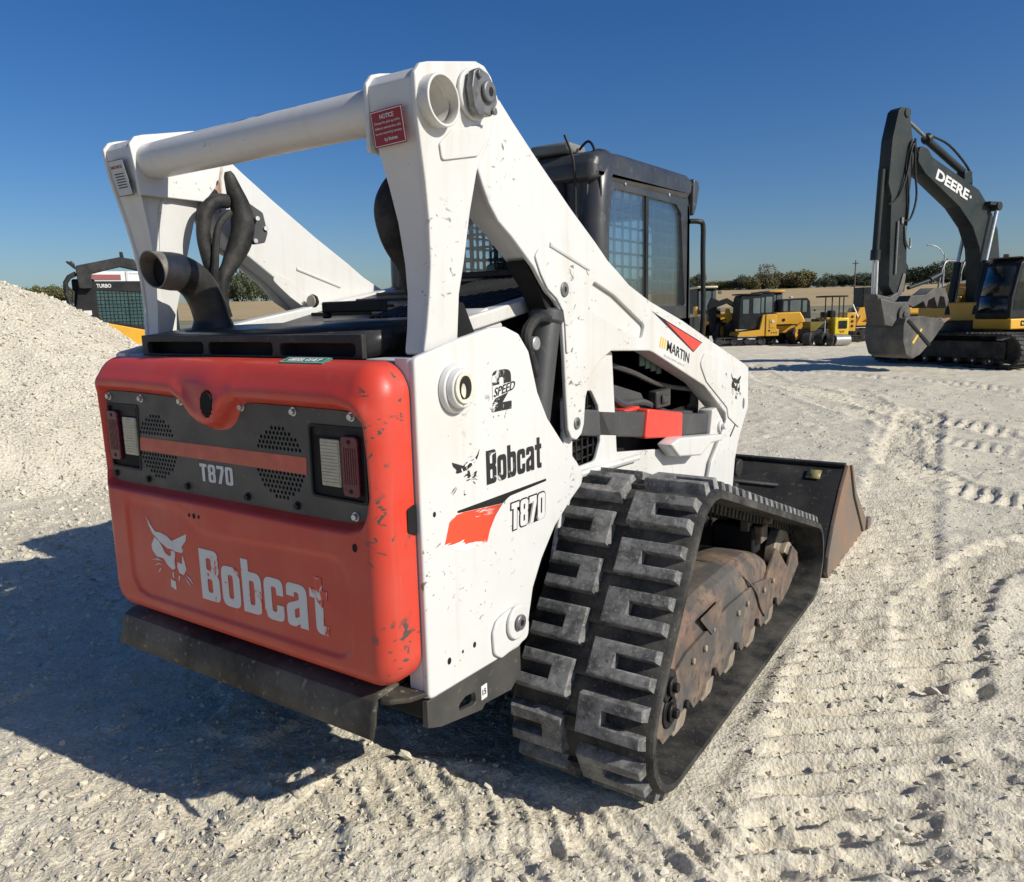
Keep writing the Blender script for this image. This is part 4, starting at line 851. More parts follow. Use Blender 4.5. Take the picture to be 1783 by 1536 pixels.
# ---- cab
CXL, CXR = mir(.50), .50
wf = [(1.27, 1.02), (1.262, 1.70), (1.29, 1.90), (1.34, 1.985), (1.40, 2.0), (2.10, 2.03), (2.17, 2.0), (2.185, 1.95), (2.235, 1.02)]
wo_ = rnd([(1.33, 1.505), (1.325, 1.68), (1.365, 1.92), (1.395, 1.962), (2.02, 1.962), (2.085, 1.925), (2.145, 1.515), (2.14, 1.505)], .03, 4)
cabside = []
for xx in ((CXR - .02, CXR), (CXL, CXL + .02)):
    cabside.append(plate('cab_side', [rnd(wf, .02), wo_], 'x', *xx, M['cab'], L, .004))
rf = BM(); prof_r = [(1.20, 1.97), (1.20, 2.035), (1.225, 2.07), (1.28, 2.088), (1.45, 2.098), (2.15, 2.108), (2.22, 2.085), (2.20, 2.02), (2.14, 1.985)]
rfp = plate('cab_roof', rnd(prof_r, .02), 'x', CXL - .012, CXR + .012, M['cab'], L, .035, ang=60)
for xx in (CXR - .035, CXL + .035):
    bm = BM(); pts = spline([(xx - .01, 1.30, 1.0), (xx, 1.275, 1.6), (xx, 1.28, 1.85), (xx - .005, 1.305, 1.98), (xx - .02, 1.38, 2.06)], 6); tube(bm, pts, .062, 20); obj('corner_post', bm, M['cab'], L)
plate('rear_wall', [rect(CXL + .03, 1.0, CXR - .03, 2.03, .03), rect(-.39, 1.66, .36, 1.985, .05)], 'y', 1.225, 1.25, M['cab'], L, .004)
plate('rear_seal', [rect(-.41, 1.64, .38, 2.0, .06), rect(-.385, 1.665, .355, 1.98, .05)], 'y', 1.205, 1.225, M['black'], L, .004)
bm = BM(); box(bm, -.39, .36, 1.236, 1.242, 1.66, 1.985); obj('rear_window', bm, M['glass'], L)
for nm, x in (('side_window', CXR - .012), ('side_window', CXL + .012)):
    g_ = plate(nm, wo_, 'x', x - .0025, x + .0025, M['glass'], L, 0)
    bm = BM(); box(bm, x - .008, x + .008, 1.70, 1.725, 1.505, 1.965); obj('window_bar', bm, M['black'], g_, .002)
def mesh_grid(name, x, y0, y1, z0, z1, parent, py_=.056, pz_=.052):
    ny, nz = round((y1 - y0) / py_), round((z1 - z0) / pz_); polys = [rect(y0 - .02, z0 - .02, y1 + .02, z1 + .02)]
    for i in range(ny):
        for j in range(nz):
            a0 = y0 + (y1 - y0) * i / ny; b0 = z0 + (z1 - z0) * j / nz
            polys.append(rect(a0 + .008, b0 + .0045, a0 + (y1 - y0) / ny - .008, b0 + (z1 - z0) / nz - .0045, .008, 2))
    return plate(name, polys, 'x', x, x + .005, M['dark'], parent, 0)
mesh_grid('window_guard', CXL + .03, 1.33, 2.13, 1.30, 1.97, L); mesh_grid('window_guard', CXR - .035, 1.30, 2.14, 1.46, 1.985, L, .078, .052)
plate('front_frame', [rect(CXL + .05, 1.0, CXR - .05, 2.02, .02), rect(-.42, 1.10, .33, 1.93, .12, 8)], 'y', 2.155, 2.185, M['cab'], L, .004)
bm = BM(); polys = [rect(-.40, 1.65, .37, 1.99)]
for i in range(13):
    for j in range(6): polys.append(rect(-.39 + i * .0577 + .005, 1.66 + j * .053 + .005, -.39 + (i + 1) * .0577 - .005, 1.66 + (j + 1) * .053 - .005, .008, 2))
plate('rear_guard', polys, 'y', 1.262, 1.267, M['dark'], L, 0)
bm = BM(); box(bm, -.23, .20, 1.50, 1.62, 1.05, 1.72); box(bm, -.23, .20, 1.45, 1.95, .98, 1.12); box(bm, -.13, .10, 1.50, 1.58, 1.70, 1.86); obj('seat', bm, M['dark'], L, .04, 3)
bm = BM(); box(bm, CXL + .02, CXR - .02, 1.26, 2.25, .93, .96); box(bm, CXL + .02, CXR - .02, 2.16, 2.19, .96, 1.3); obj('cab_floor', bm, M['dark'], L)
bm = BM(); box(bm, CXL, CXL + .05, 2.15, 2.2, 1.0, 2.0); box(bm, CXR - .05, CXR, 2.15, 2.2, 1.0, 1.98); obj('front_post', bm, M['cab'], L, .01)
bm = BM(); box(bm, CXL + .05, CXR - .05, 2.188, 2.192, 1.3, 1.98); obj('windscreen', bm, M['glass'], L)
plate('roof_visor', rnd([(2.19, 1.93), (2.20, 2.095), (2.26, 2.088), (2.275, 2.06), (2.235, 1.96), (2.205, 1.925)], .012), 'x', CXL - .01, CXR + .016, M['cab'], L, .01)
bm = BM(); tube(bm, spline([(.50, 2.19, 1.90), (.535, 2.22, 1.898), (.545, 2.245, 1.88), (.545, 2.25, 1.75), (.545, 2.26, 1.385), (.50, 2.25, 1.35)], 5), .012, 10); obj('grab_handle', bm, M['black'], L)
bm = BM(); box(bm, .22, .395, 1.22, 1.36, 2.085, 2.125); obj('roof_lamp', bm, M['pale'], L, .014, 3).data.materials[0] = plain('weathered_grey_plastic', (.16, .165, .15), .5)
bm = BM(); tube(bm, spline([(.430, 1.20, 1.84), (.430, 1.20, 1.98), (.425, 1.19, 2.06), (.405, 1.17, 2.135)], 5), .0055, 8); disc(bm, (.430, 1.20, 1.80), (0, 0, 1), .012, .05, 10); obj('antenna', bm, M['black'], L)
bm = BM(); tube(bm, spline([(.40, 1.29, 2.10), (.44, 1.285, 2.125), (.475, 1.27, 2.09), (.507, 1.255, 1.98), (.51, 1.25, 1.80), (.51, 1.245, 1.62)], 6), .005, 8); obj('cable', bm, M['black'], L)
for y, z in ((1.48, 2.0), (1.93, 2.005)):
    bm = BM(); disc(bm, (.5, y, z - .012), (1, 0, 0), .008, .006, 8); obj('bolt', bm, M['steel'], cabside[0], .001)

# ---- tracks
C1, C2, C3 = (.685, .240, .222), (.985, .700, .205), (2.475, .222, .205)   # belt outer circles (y, z, r)
def hull(circs, step=.02):
    pts = []; n_ = len(circs)
    for i in range(n_):                                     # order is counter-clockwise seen from +x (y right, z up)
        (y0, z0, r0), (y1, z1, r1) = circs[i], circs[(i + 1) % n_]
        d = math.hypot(y1 - y0, z1 - z0); th = math.atan2(z1 - z0, y1 - y0); al = math.acos((r0 - r1) / d); a = th - al
        pts.append(((y0 + r0 * math.cos(a), z0 + r0 * math.sin(a)), (y1 + r1 * math.cos(a), z1 + r1 * math.sin(a)), a))
    out = []
    for i in range(n_):
        p, q, a = pts[i]; d = math.hypot(q[0] - p[0], q[1] - p[1]); k_ = max(2, int(d / step))
        for j in range(k_): t = j / k_; out.append((p[0] + (q[0] - p[0]) * t, p[1] + (q[1] - p[1]) * t, a))
        y1, z1, r1 = circs[(i + 1) % n_]; a2 = pts[(i + 1) % n_][2]; da = (a2 - a) % (2 * PI); k_ = max(3, int(da * r1 / step))
        for j in range(k_): t = a + da * j / k_; out.append((y1 + r1 * math.cos(t), z1 + r1 * math.sin(t), t))
    return out
loop = hull([C1, C3, C2])
P2 = [(y, z) for y, z, a in loop]; cum = [0]
for i in range(len(P2)): cum.append(cum[-1] + math.dist(P2[i], P2[(i + 1) % len(P2)]))
PER = cum[-1]
def at_s(s):
    s %= PER; i = max(0, min(len(P2) - 1, int(np.searchsorted(cum, s, side='right')) - 1)); y0, z0, a0 = loop[i]; y1, z1, a1 = loop[(i + 1) % len(P2)]; t = (s - cum[i]) / (cum[i + 1] - cum[i] + 1e-9)
    da = (a1 - a0 + PI) % (2 * PI) - PI; return y0 + (y1 - y0) * t, z0 + (z1 - z0) * t, a0 + da * t
def belt_mesh(x0, x1):
    sec = [(x0, -.030), (x0, -.008), (x0 + .012, 0), (x1 - .012, 0), (x1, -.008), (x1, -.030), (x1 - .06, -.032), (x0 + .06, -.032)]
    bm = BM(); rings = []
    for y, z, a in loop: rings.append([bm.verts.new((x, y + h * math.cos(a), z + h * math.sin(a))) for x, h in sec])
    for i in range(len(rings)):
        A_, B_ = rings[i], rings[(i + 1) % len(rings)]
        for j in range(len(sec)): bm.faces.new((A_[j], A_[(j + 1) % len(sec)], B_[(j + 1) % len(sec)], B_[j]))
    return bm
def lug_mesh(name, w, slot_dir):
    # local: x across, y along the belt, z outwards; a C-shaped block with its slot open to slot_dir
    l, h = .0625, .031; sl = .0185; so_ = w * .52
    base = [(-w / 2, -l), (w / 2, -l), (w / 2, -sl), (w / 2 - so_ * 1.15, -sl), (w / 2 - so_ * 1.15, sl), (w / 2, sl), (w / 2, l), (-w / 2, l)]
    t = .006
    top = [(-w / 2 + t, -l + t), (w / 2 - t * 1.6, -l + t), (w / 2 - t * 1.6, -sl - t * .6), (w / 2 - so_ * 1.15 - t * .6, -sl - t * .6), (w / 2 - so_ * 1.15 - t * .6, sl + t * .6), (w / 2 - t * 1.6, sl + t * .6), (w / 2 - t * 1.6, l - t), (-w / 2 + t, l - t)]
    if slot_dir < 0: base = [(-x, y) for x, y in base][::-1]; top = [(-x, y) for x, y in top][::-1]
    bm = BM(); b0 = [bm.verts.new((x, y, -.012)) for x, y in base]; b1 = [bm.verts.new((x, y, h)) for x, y in top]; n_ = len(base)
    for i in range(n_): bm.faces.new((b0[i], b0[(i + 1) % n_], b1[(i + 1) % n_], b1[i]))
    f = bm.faces.new(b1); bmesh.ops.recalc_face_normals(bm, faces=bm.faces)
    be = [e for e in bm.edges if all(v.co.z > 0 for v in e.verts)]
    bmesh.ops.bevel(bm, geom=be, offset=.005, segments=3, affect='EDGES', profile=.6)
    me = bpy.data.meshes.new(name); bm.to_mesh(me); bm.free(); smooth(me, 40); me.materials.append(M['rubber_lug']); return me
lug_out, lug_in = lug_mesh('lug_slot_right', .222, 1), lug_mesh('lug_slot_left', .196, -1)
bridge_bm = BM(); box(bridge_bm, -.03, .03, -.022, .022, -.01, .014); bme = bpy.data.meshes.new('bridge'); bridge_bm.to_mesh(bme); bridge_bm.free(); bme.materials.append(M['rubber'])
NL = 32; pitch = PER / NL
for s in SIDES:
    x0, x1 = (.588, 1.072) if s > 0 else (mir(1.072), mir(.588))
    tr = obj('track', belt_mesh(x0, x1), M['rubber'], L, 0, ang=50)
    tr['label'] = 'dusty black rubber track with blocky lugs on the %s side' % ('near right' if s > 0 else 'far left')
    for i in range(NL):
        for dx, me, off in ((.943, lug_out, 0), (.697, lug_in, .5), (.813, bme, .25)):
            y, z, a = at_s((i + off) * pitch + .075)
            o = bpy.data.objects.new('track_lug' if me is not bme else 'lug_bridge', me); COL.objects.link(o); o.parent = tr
            xx = dx if s > 0 else mir(dx)
            nrm_ = Vector((0, math.cos(a), math.sin(a))); tan = Vector((0, -math.sin(a), math.cos(a))); ax_ = Vector((1, 0, 0)) if s > 0 else Vector((-1, 0, 0))
            yv = nrm_.cross(ax_)
            o.matrix_local = Matrix(((ax_.x, yv.x, nrm_.x, xx), (ax_.y, yv.y, nrm_.y, y), (ax_.z, yv.z, nrm_.z, z), (0, 0, 0, 1)))
    # inner drive teeth
    bm = BM()
    for i in range(int(PER / .052)):
        y, z, a = at_s(i * .052); h = Vector((0, math.cos(a), math.sin(a)))
        for xo in (.745, .905):
            xx = xo if s > 0 else mir(xo); vs2 = box(bm, xx - .022, xx + .022, -.012, .012, 0, .035)
            Mx = Matrix(((1, 0, 0, 0), (0, -math.sin(a), -math.cos(a), y - .031 * h.y), (0, math.cos(a), -math.sin(a), z - .031 * h.z), (0, 0, 0, 1))); bmesh.ops.transform(bm, matrix=Mx, verts=vs2)
    dt = obj('drive_teeth', bm, M['rubber'], tr); dt['kind'] = 'stuff'
    # undercarriage frame
    fr = BM(); ys = [.66, .74, .95, 1.2, 1.5, 1.75, 1.95, 2.12, 2.22]; tops = [.20, .34, .455, .475, .475, .462, .40, .32, .26]; rings = []
    for y, tz in zip(ys, tops):
        bz = .135; ring_ = []; xo, xi_ = .975, .70
        R_ = min(.085, (tz - bz) * .5)
        pts = [(xo, bz), (xo, tz - R_)] + [(xo - R_ + R_ * math.cos(t), tz - R_ + R_ * math.sin(t)) for t in np.linspace(.35, PI / 2, 4)] + [(xi_ + R_ - R_ * math.sin(t), tz - R_ + R_ * math.cos(t)) for t in np.linspace(0, PI / 2, 4)] + [(xi_, bz)]
        rings.append([fr.verts.new((x if s > 0 else mir(x), y, z)) for x, z in pts])
    for A_, B_ in zip(rings, rings[1:]):
        for j in range(len(A_)): fr.faces.new((A_[j], A_[(j + 1) % len(A_)], B_[(j + 1) % len(A_)], B_[j]))
    fr.faces.new(rings[0]); fr.faces.new(rings[-1][::-1])
    tf = obj('track_frame', fr, M['rust'], L, 0, ang=16)
    rol = [.66, .935, 1.215, 1.475, 1.755, 2.04]
    sk_ = [(.60, .15)]; 
    for i, y in enumerate(rol): sk_ += [(y - .085, .098), (y - .055, .135), (y + .055, .135), (y + .085, .098)]
    sk_ += [(2.19, .10), (2.30, .12), (2.49, .20), (2.46, .27), (2.36, .33), (2.28, .24), (2.15, .34), (2.06, .40), (1.90, .30), (1.75, .33), (1.4, .35), (.95, .33), (.78, .28), (.64, .24)]
    a, b = sorted((sx_(s, .974), sx_(s, .988)))
    plate('skirt_plate', rnd(sk_, .008, 2), 'x', a, b, M['rust'], tf, .003)
    if s > 0:
        for yy in (1.0, 1.12, 1.5, 1.62, 1.86, 2.0):
            bm = BM(); disc(bm, (.9885, yy, .285 - .02 * (yy > 1.8)), (1, 0, 0), .013, .010, 6); obj('bolt', bm, M['roller'], tf, .002)
        bm = BM(); box(bm, .80, .93, 2.02, 2.12, .42, .50); box(bm, .84, .88, 1.98, 2.20, .48, .56); tube(bm, [(.78, 2.07, .53), (.96, 2.07, .53)], .022, 10); obj('tension_bracket', bm, M['rust'], tf, .006)
        plate('cover_plate', rnd([(1.06, .415), (1.28, .418), (1.30, .315), (1.19, .31)], .006), 'x', .9885, .9935, M['rust'], tf, .0015)
        bm = BM(); disc(bm, (.9935, 1.205, .325), (1, 0, 0), .007, .004, 8); obj('bolt', bm, M['steel'], tf)
        bm = BM(); tube(bm, spline([(.80, 1.50, .478), (.90, 1.52, .470), (.97, 1.60, .41), (.992, 1.73, .30), (.992, 1.80, .21), (.992, 1.88, .14)], 4), .006, 6); obj('weld_bead', bm, M['rust'], tf)
    for y in rol:
        bm = BM(); xx = sx_(s, .79); disc(bm, (sx_(s, .69), y, .108), (s, 0, 0), .078, .06, 20); disc(bm, (sx_(s, .89), y, .108), (s, 0, 0), .078, .078, 24); disc(bm, (sx_(s, .70), y, .108), (s, 0, 0), .035, .19, 12); obj('track_roller', bm, M['roller'], tf, .006)
        bm = BM(); disc(bm, (sx_(s, .988), y, .155), (s, 0, 0), .016, .014, 6); obj('bolt', bm, M['black'], tf, .002)
    for (y, z, r), nm in (((C1[0], C1[1], C1[2] - .032), 'rear_idler'), ((C3[0], C3[1], C3[2] - .032), 'front_idler'), ((C2[0], C2[1], C2[2] - .045), 'drive_sprocket')):
        bm = BM()
        for xo in (.72, .86): disc(bm, (sx_(s, xo), y, z), (s, 0, 0), r, .05, 36)
        disc(bm, (sx_(s, .70), y, z), (s, 0, 0), r * .5, .24, 24); disc(bm, (sx_(s, .92), y, z), (s, 0, 0), r * .28, .04, 16); obj(nm, bm, M['roller'] if 'idler' in nm else M['dark'], L, .006)
    bm = BM(); 
    for z in (.195, .285): disc(bm, (sx_(s, .975), .79, z), (s, 0, 0), .055, .02, 20); disc(bm, (sx_(s, .995), .79, z), (s, 0, 0), .032, .012, 16); disc(bm, (sx_(s, 1.007), .79, z), (s, 0, 0), .017, .016, 6)
    obj('idler_adjuster', bm, M['black'], tf, .003)
    bm = BM(); box(bm, sx_(s, .56) - .03, sx_(s, .56) + .03, .75, 2.2, .33, .62); box(bm, *sorted((sx_(s, .55), sx_(s, .75))), 1.0, 1.25, .36, .6); box(bm, *sorted((sx_(s, .70), sx_(s, .9))), 2.0, 2.12, .36, .50); obj('track_mount', bm, M['dark'], L, .012)

# ---- bucket with quick-attach plate
BP = [(3.335, .556), (3.16, .43), (2.98, .26), (2.88, .12), (2.868, .05), (2.90, .006), (3.97, -.004)]
Bk = BM(); inner = []
for dx in (0,):
    pass
poly = rnd([(3.335, .556), (3.17, .445), (2.99, .275), (2.885, .13), (2.865, .05), (2.90, .0), (3.97, -.006), (3.975, .012), (2.92, .022), (2.89, .055), (2.905, .12), (3.005, .26), (3.185, .43), (3.355, .545)], .006, 2)
bk = plate('bucket', poly, 'x', -1.08, 1.05, M['bucket'], L, .001)
for xs2 in ((1.035, 1.056), (-1.086, -1.065)):
    sp = plate('bucket_side', rnd([(3.335, .560), (3.375, .555), (3.52, .40), (3.90, .13), (3.99, .06), (3.985, .0), (2.90, .0), (2.862, .05), (2.882, .13), (2.99, .28), (3.17, .45)], .012), 'x', *xs2, M['bucket_rust'], bk, .002)
plate('wear_plate', rnd([(3.36, .565), (3.40, .55), (3.56, .36), (3.92, .12), (4.02, .06), (4.01, -.0), (3.90, .02), (3.52, .34)], .01), 'x', 1.0565, 1.069, M['bucket_rust'], bk, .003)
bm = BM(); box(bm, -1.09, 1.07, 3.93, 4.07, -.008, .018); obj('cutting_edge', bm, M['bucket_rust'], bk, .004)
plate('end_tooth', rnd([(3.95, .02), (3.97, .09), (4.06, .085), (4.10, .02)], .01), 'x', 1.057, 1.085, M['bucket_rust'], bk, .004)
bm = BM(); box(bm, -1.075, 1.04, 3.315, 3.36, .548, .572); obj('top_lip', bm, M['bucket'], bk, .006)
def on_back(t, off=.004):      # point on the bucket's back, t from top (0) down, outward offset
    p = [(3.335, .556), (3.17, .445), (2.99, .275), (2.885, .13)]; k_ = t * 3; i = min(2, int(k_)); f = k_ - i; y = p[i][0] + (p[i + 1][0] - p[i][0]) * f; z = p[i][1] + (p[i + 1][1] - p[i][1]) * f; return y - off * .6, z + off * .6
def back_quad(name, x0, x1, t0, t1, off, mat, th=.004):
    bm = BM(); (ya, za), (yb, zb) = on_back(t0, off), on_back(t1, off); q = [bm.verts.new(p) for p in ((x0, yb, zb), (x1, yb, zb), (x1, ya, za), (x0, ya, za))]; bm.faces.new(q); o = obj(name, bm, mat, bk); sm = o.modifiers.new("s", 'SOLIDIFY'); sm.thickness = th; return o
back_quad('back_decal', .84, .92, .10, .22, .008, plain('worn_gold_decal', (.22, .19, .08), .5, 0, .4, 60))
back_quad('back_rib', -.62, .70, .33, .36, .012, M['bucket'], .014)
qa = BM(); box(qa, -.52, .50, 2.72, 2.90, .50, .545); box(qa, -.52, .50, 2.60, 2.72, .18, .52)
for xx in (-.47, .45): box(qa, xx - .03, xx + .03, 2.52, 3.02, .30, .60)
qat = obj('quick_attach', qa, M['bucket'], L, .012)
bm = BM(); tube(bm, [(.40, 2.82, .62), (.58, 2.80, .60)], .05, 16); tube(bm, [(.44, 2.70, .52), (.60, 2.70, .50)], .035, 14); obj('attach_pivot', bm, M['bucket'], qat, .006)
for s in SIDES:
    bm = BM(); tube(bm, [(sx_(s, .30), 2.2, 1.02), (sx_(s, .30), 2.55, .74)], .038, 16); tube(bm, [(sx_(s, .30), 2.55, .74), (sx_(s, .30), 2.78, .55)], .022, 12); obj('tilt_cylinder', bm, M['bar'], L)

# ================================================================== excavator at the right (local x forward, y to its left, z up)
E_ = thing('excavator', 'large dark green and yellow excavator with raised boom at the right edge', 'excavator', (-.3924, 17.981, .2325), math.radians(-118.1))
E_.scale = (.845, .845, .845)
E_M = Matrix.Translation(E_.location) @ Matrix.Rotation(math.radians(-118.1), 4, 'Z') @ Matrix.Scale(.845, 4)
U_M = E_M.inverted() @ (Matrix.Translation((.80, 20.2, 0)) @ Matrix.Rotation(math.atan2(.53, -.85), 4, 'Z'))
def swing(o): o.data.transform(U_M); return o
def xz(name, poly, y0, y1, mat, parent, bev=.01, r=0.0):
    return plate(name, rnd(poly, r, 3) if r else poly, 'y', y0, y1, mat, parent, bev)
boomp = [(.30, 5.28), (.2, 5.36), (-.05, 5.30), (-.24, 5.12), (-2.30, 4.42), (-2.87, 3.95), (-3.30, 3.40), (-3.50, 2.6), (-3.25, 1.15), (-2.75, 1.1), (-2.66, 2.2), (-2.52, 2.9), (-2.15, 3.45), (-1.50, 3.95), (.0, 4.70), (.33, 4.98)]
boom = xz('boom', boomp, -.22, .20, M['deere'], E_, .012, .10)
text('lettering', 'DEERE', (-.40, .2005, 4.60), (-1.40, 0, -.48), (-.085, 0, .25), M['letter'], boom, .035, .001, .006)
bm = BM(); box(bm, -1.98, -1.90, .2005, .206, 4.18, 4.25); obj('boom_mark', bm, M['pale'], boom)
stick = xz('stick', [(1.12, 6.13), (1.0, 6.22), (.84, 6.22), (.70, 6.08), (.50, 5.42), (.44, 5.05), (.57, 3.68), (.47, 2.27), (.5, 1.75), (.9, 1.68), (1.13, 1.9), (1.22, 4.1), (1.36, 4.4), (1.30, 5.45)], -.16, .16, M['deere'], E_, .012, .05)
bm = BM(); tube(bm, [(.80, -.19, 6.10), (.80, .19, 6.10)], .11, 18); obj('stick_pin', bm, M['deere'], stick, .01)
bm = BM(); tube(bm, [(.78, 0, 6.08), (-.25, 0, 5.60)], .045, 12); cr = obj('arm_rod', bm, M['pin'], E_)
bm = BM(); tube(bm, [(-.22, 0, 5.585), (-1.9, 0, 4.86)], .095, 14); tube(bm, [(-.2, .0, 5.575), (-.32, .0, 5.63)], .13, 14); tube(bm, spline([(-.35, .08, 5.66), (-1.0, .12, 5.48), (-1.8, .1, 5.05), (-2.15, .05, 4.75), (-2.25, 0, 4.45)], 4), .03, 8); obj('arm_cylinder', bm, M['deere'], E_)
bm = BM(); box(bm, -2.1, -1.75, -.12, .12, 4.58, 4.9); obj('boom_bracket', bm, M['deere'], boom, .03)
bm = BM(); tube(bm, [(1.42, .0, 4.75), (1.50, 0, 2.75)], .085, 14); tube(bm, [(1.49, 0, 2.8), (1.50, 0, 2.55)], .12, 14); bc = obj('bucket_cylinder', bm, M['deere'], E_)
bm = BM()
for yy in (-.05, .05): tube(bm, [(1.48, yy, 2.6), (1.46, yy, 1.62)], .036, 10)
obj('bucket_rod', bm, M['chrome'], bc)
bm = BM()
for i, q in enumerate([[(.35, .15, 5.1), (.60, .2, 5.45), (.72, .20, 4.9), (.60, .2, 4.0), (.62, .19, 3.4)], [(.32, .12, 5.2), (.52, .22, 5.5), (.46, .22, 4.8), (.34, .22, 4.1), (.50, .2, 3.58), (.74, .18, 3.52)], [(.34, .2, 5.15), (.62, .24, 5.35), (.78, .22, 4.6), (1.0, .2, 4.1), (1.25, .12, 3.9)]]): tube(bm, spline(q, 6), .026, 8)
obj('hydraulic_hose', bm, M['hose'], boom)
bm = BM(); box(bm, .74, .82, .165, .20, 3.45, 3.60); tube(bm, [(.95, .19, 3.5), (.95, .19, 2.2)], .03, 8); tube(bm, spline([(.66, .18, 3.4), (.60, .2, 3.0), (.45, .2, 2.85), (.42, .18, 3.1)], 5), .025, 8); obj('stick_pipe', bm, M['pin'], stick)
xz('thumb_bracket', [(.60, 2.72), (.60, 2.38), (.25, 2.30), (.30, 2.42)], -.08, .08, M['deere'], stick, .01)
lk2 = xz('bucket_linkage', [(1.62, 1.70), (1.55, 1.55), (.95, 1.45), (.60, 1.75), (.52, 2.20), (.62, 2.22), (.80, 1.75), (1.1, 1.62)], -.2, .2, M['ex_steel'], E_, .02)
cp_ = xz('quick_coupler', [(1.52, 1.60), (1.0, 1.5), (.42, 1.5), (.30, 1.25), (.42, .95), (.95, .85), (1.30, .92), (1.40, 1.2)], -.28, .24, M['ex_steel'], E_, .03)
bm = BM(); disc(bm, (.62, .245, 1.18), (0, 1, 0), .22, .05, 24); disc(bm, (.62, .295, 1.18), (0, 1, 0), .08, .04, 14); obj('coupler_disc', bm, M['ex_steel'], cp_, .01)
bkp = [(.85, 1.10), (.2, 1.13), (-.65, 1.0), (-.76, .92), (-.26, .46), (.2, .14), (.5, .04), (.76, .16), (.91, .5), (.93, .9)]
eb = xz('dig_bucket', bkp, -.62, .50, M['ex_steel'], E_, .015, .12)
xz('side_cutter', [(.82, 1.02), (.74, 1.05), (-.18, .40), (-.12, .34)], .5005, .53, M['dark'], eb, .004)
plate('chalk_mark', [(.50, .42), (.56, .46), (.22, .82), (.17, .78)], 'y', .5005, .504, M['letter_y'], eb, .0002)
for yy in (-.56, -.28, .0, .22, .44): xz('bucket_tooth', [(-.60, 1.03), (-.70, .90), (-.98, 1.02), (-1.0, 1.06)], yy - .045, yy + .045, M['bucket_rust'], eb, .008)
th = xz('thumb', [(.45, 1.45), (.3, 1.65), (-.3, 1.66), (-.66, 1.84), (-1.1, 1.84), (-1.3, 1.5), (-1.2, 1.30), (-1.08, 1.6), (-.9, 1.62), (-.82, 1.32), (-.66, 1.6), (-.42, 1.52), (-.36, 1.32), (-.22, 1.5), (.2, 1.35)], -.2, .22, M['ex_steel'], E_, .012)
bm = BM(); tube(bm, [(.3, .12, 1.85), (-.6, .12, 2.05)], .05, 12); tube(bm, [(-.55, .12, 2.05), (-1.0, .12, 2.2)], .08, 12); obj('thumb_cylinder', bm, M['deere'], th)
bm = BM(); box(bm, -5.6, -2.3, -1.35, .45, .92, 1.45); obj('house', bm, M['yellow'], E_, .04)
bm = BM(); box(bm, -5.6, -3.5, -1.35, 1.35, .92, 2.0); obj('engine_cover', bm, M['yellow'], E_, .08, 3)
for (x0, x1, z0, z1) in ((-3.6, -2.95, .85, 1.38), (-4.0, -3.15, 1.385, 1.62), (-4.4, -3.35, 1.625, 1.88)):
    bm = BM(); box(bm, x0, x1, -1.4, -.62, z0, z1); tb = obj('tool_box', bm, M['yellow'], E_, .03)
    bm = BM(); box(bm, x1 + .001, x1 + .012, -1.1, -.98, z0 + .12, z0 + .16); obj('latch', bm, M['black'], tb)
for y in (-1.3, -.7):
    bm = BM(); tube(bm, spline([(-3.05, y, 1.35), (-3.15, y, 2.1), (-3.35, y, 2.60), (-3.6, y, 2.66), (-4.0, y, 2.65), (-4.15, y, 2.55), (-4.15, y, 1.9)], 4), .028, 8); obj('hand_rail', bm, M['pin'], E_)
for y in (-.45, .33):
    bm = BM(); tube(bm, [(-2.35, y, 1.1), (-2.62, y, 2.55)], .10, 14); lc = obj('boom_cylinder', bm, M['deere'], E_)
    bm = BM(); tube(bm, [(-2.60, y, 2.45), (-2.98, y, 4.0)], .05, 12); obj('boom_rod', bm, M['chrome'], lc)
bm = BM(); tube(bm, [(-2.98, -.5, 4.0), (-2.98, .4, 4.0)], .12, 16); box(bm, -2.95, -2.6, .2, .36, 4.02, 4.12); obj('boom_pin', bm, M['deere'], boom, .01)
cab2 = [(-1.98, 1.0), (-2.02, 1.55), (-2.32, 2.42), (-2.55, 2.56), (-3.75, 2.56), (-3.75, 1.0)]
ec = xz('cab', rnd(cab2, .06), .52, 1.45, M['black'], E_, .03)
xz('cab_window', rnd([(-2.10, 1.22), (-2.13, 1.55), (-2.36, 2.28), (-2.5, 2.42), (-2.95, 2.42), (-2.95, 1.22)], .05), 1.4505, 1.458, M['glass_dark'], ec, .001)
xz('cab_window', rnd([(-3.02, 1.22), (-3.02, 2.42), (-3.6, 2.42), (-3.6, 1.22)], .05), 1.4505, 1.458, M['glass_dark'], ec, .001)
bm = BM(); v = [bm.verts.new(p) for p in [(-1.985, .62, 1.15), (-1.985, 1.36, 1.15), (-2.03, 1.36, 1.56), (-2.03, .62, 1.56)]]; bm.faces.new(v); v = [bm.verts.new(p) for p in [(-2.03, .62, 1.60), (-2.03, 1.36, 1.60), (-2.29, 1.36, 2.36), (-2.29, .62, 2.36)]]; bm.faces.new(v); o = obj('windscreen', bm, M['glass_dark'], ec); sm = o.modifiers.new("s", 'SOLIDIFY'); sm.thickness = .012
bm = BM(); box(bm, -2.5, -2.42, .9, 1.05, 2.57, 2.68); box(bm, -3.6, -2.4, .55, 1.42, 2.565, 2.60); obj('cab_roof', bm, M['redlock'], ec, .02).data.materials[0] = plain('brownish_roof_trim', (.14, .085, .06), .5)
bm = BM(); box(bm, -3.75, -1.96, .5, 1.5, .72, .995); sk = obj('cab_skirt', bm, M['yellow'], E_, .03)
xz('badge', rect(-2.62, .80, -2.40, .94, .03), 1.5005, 1.508, M['letter_b'], sk, .001); xz('badge_mark', [(-2.56, .84), (-2.50, .90), (-2.44, .89), (-2.46, .84)], 1.5085, 1.511, M['letter_y'], sk, .0003)
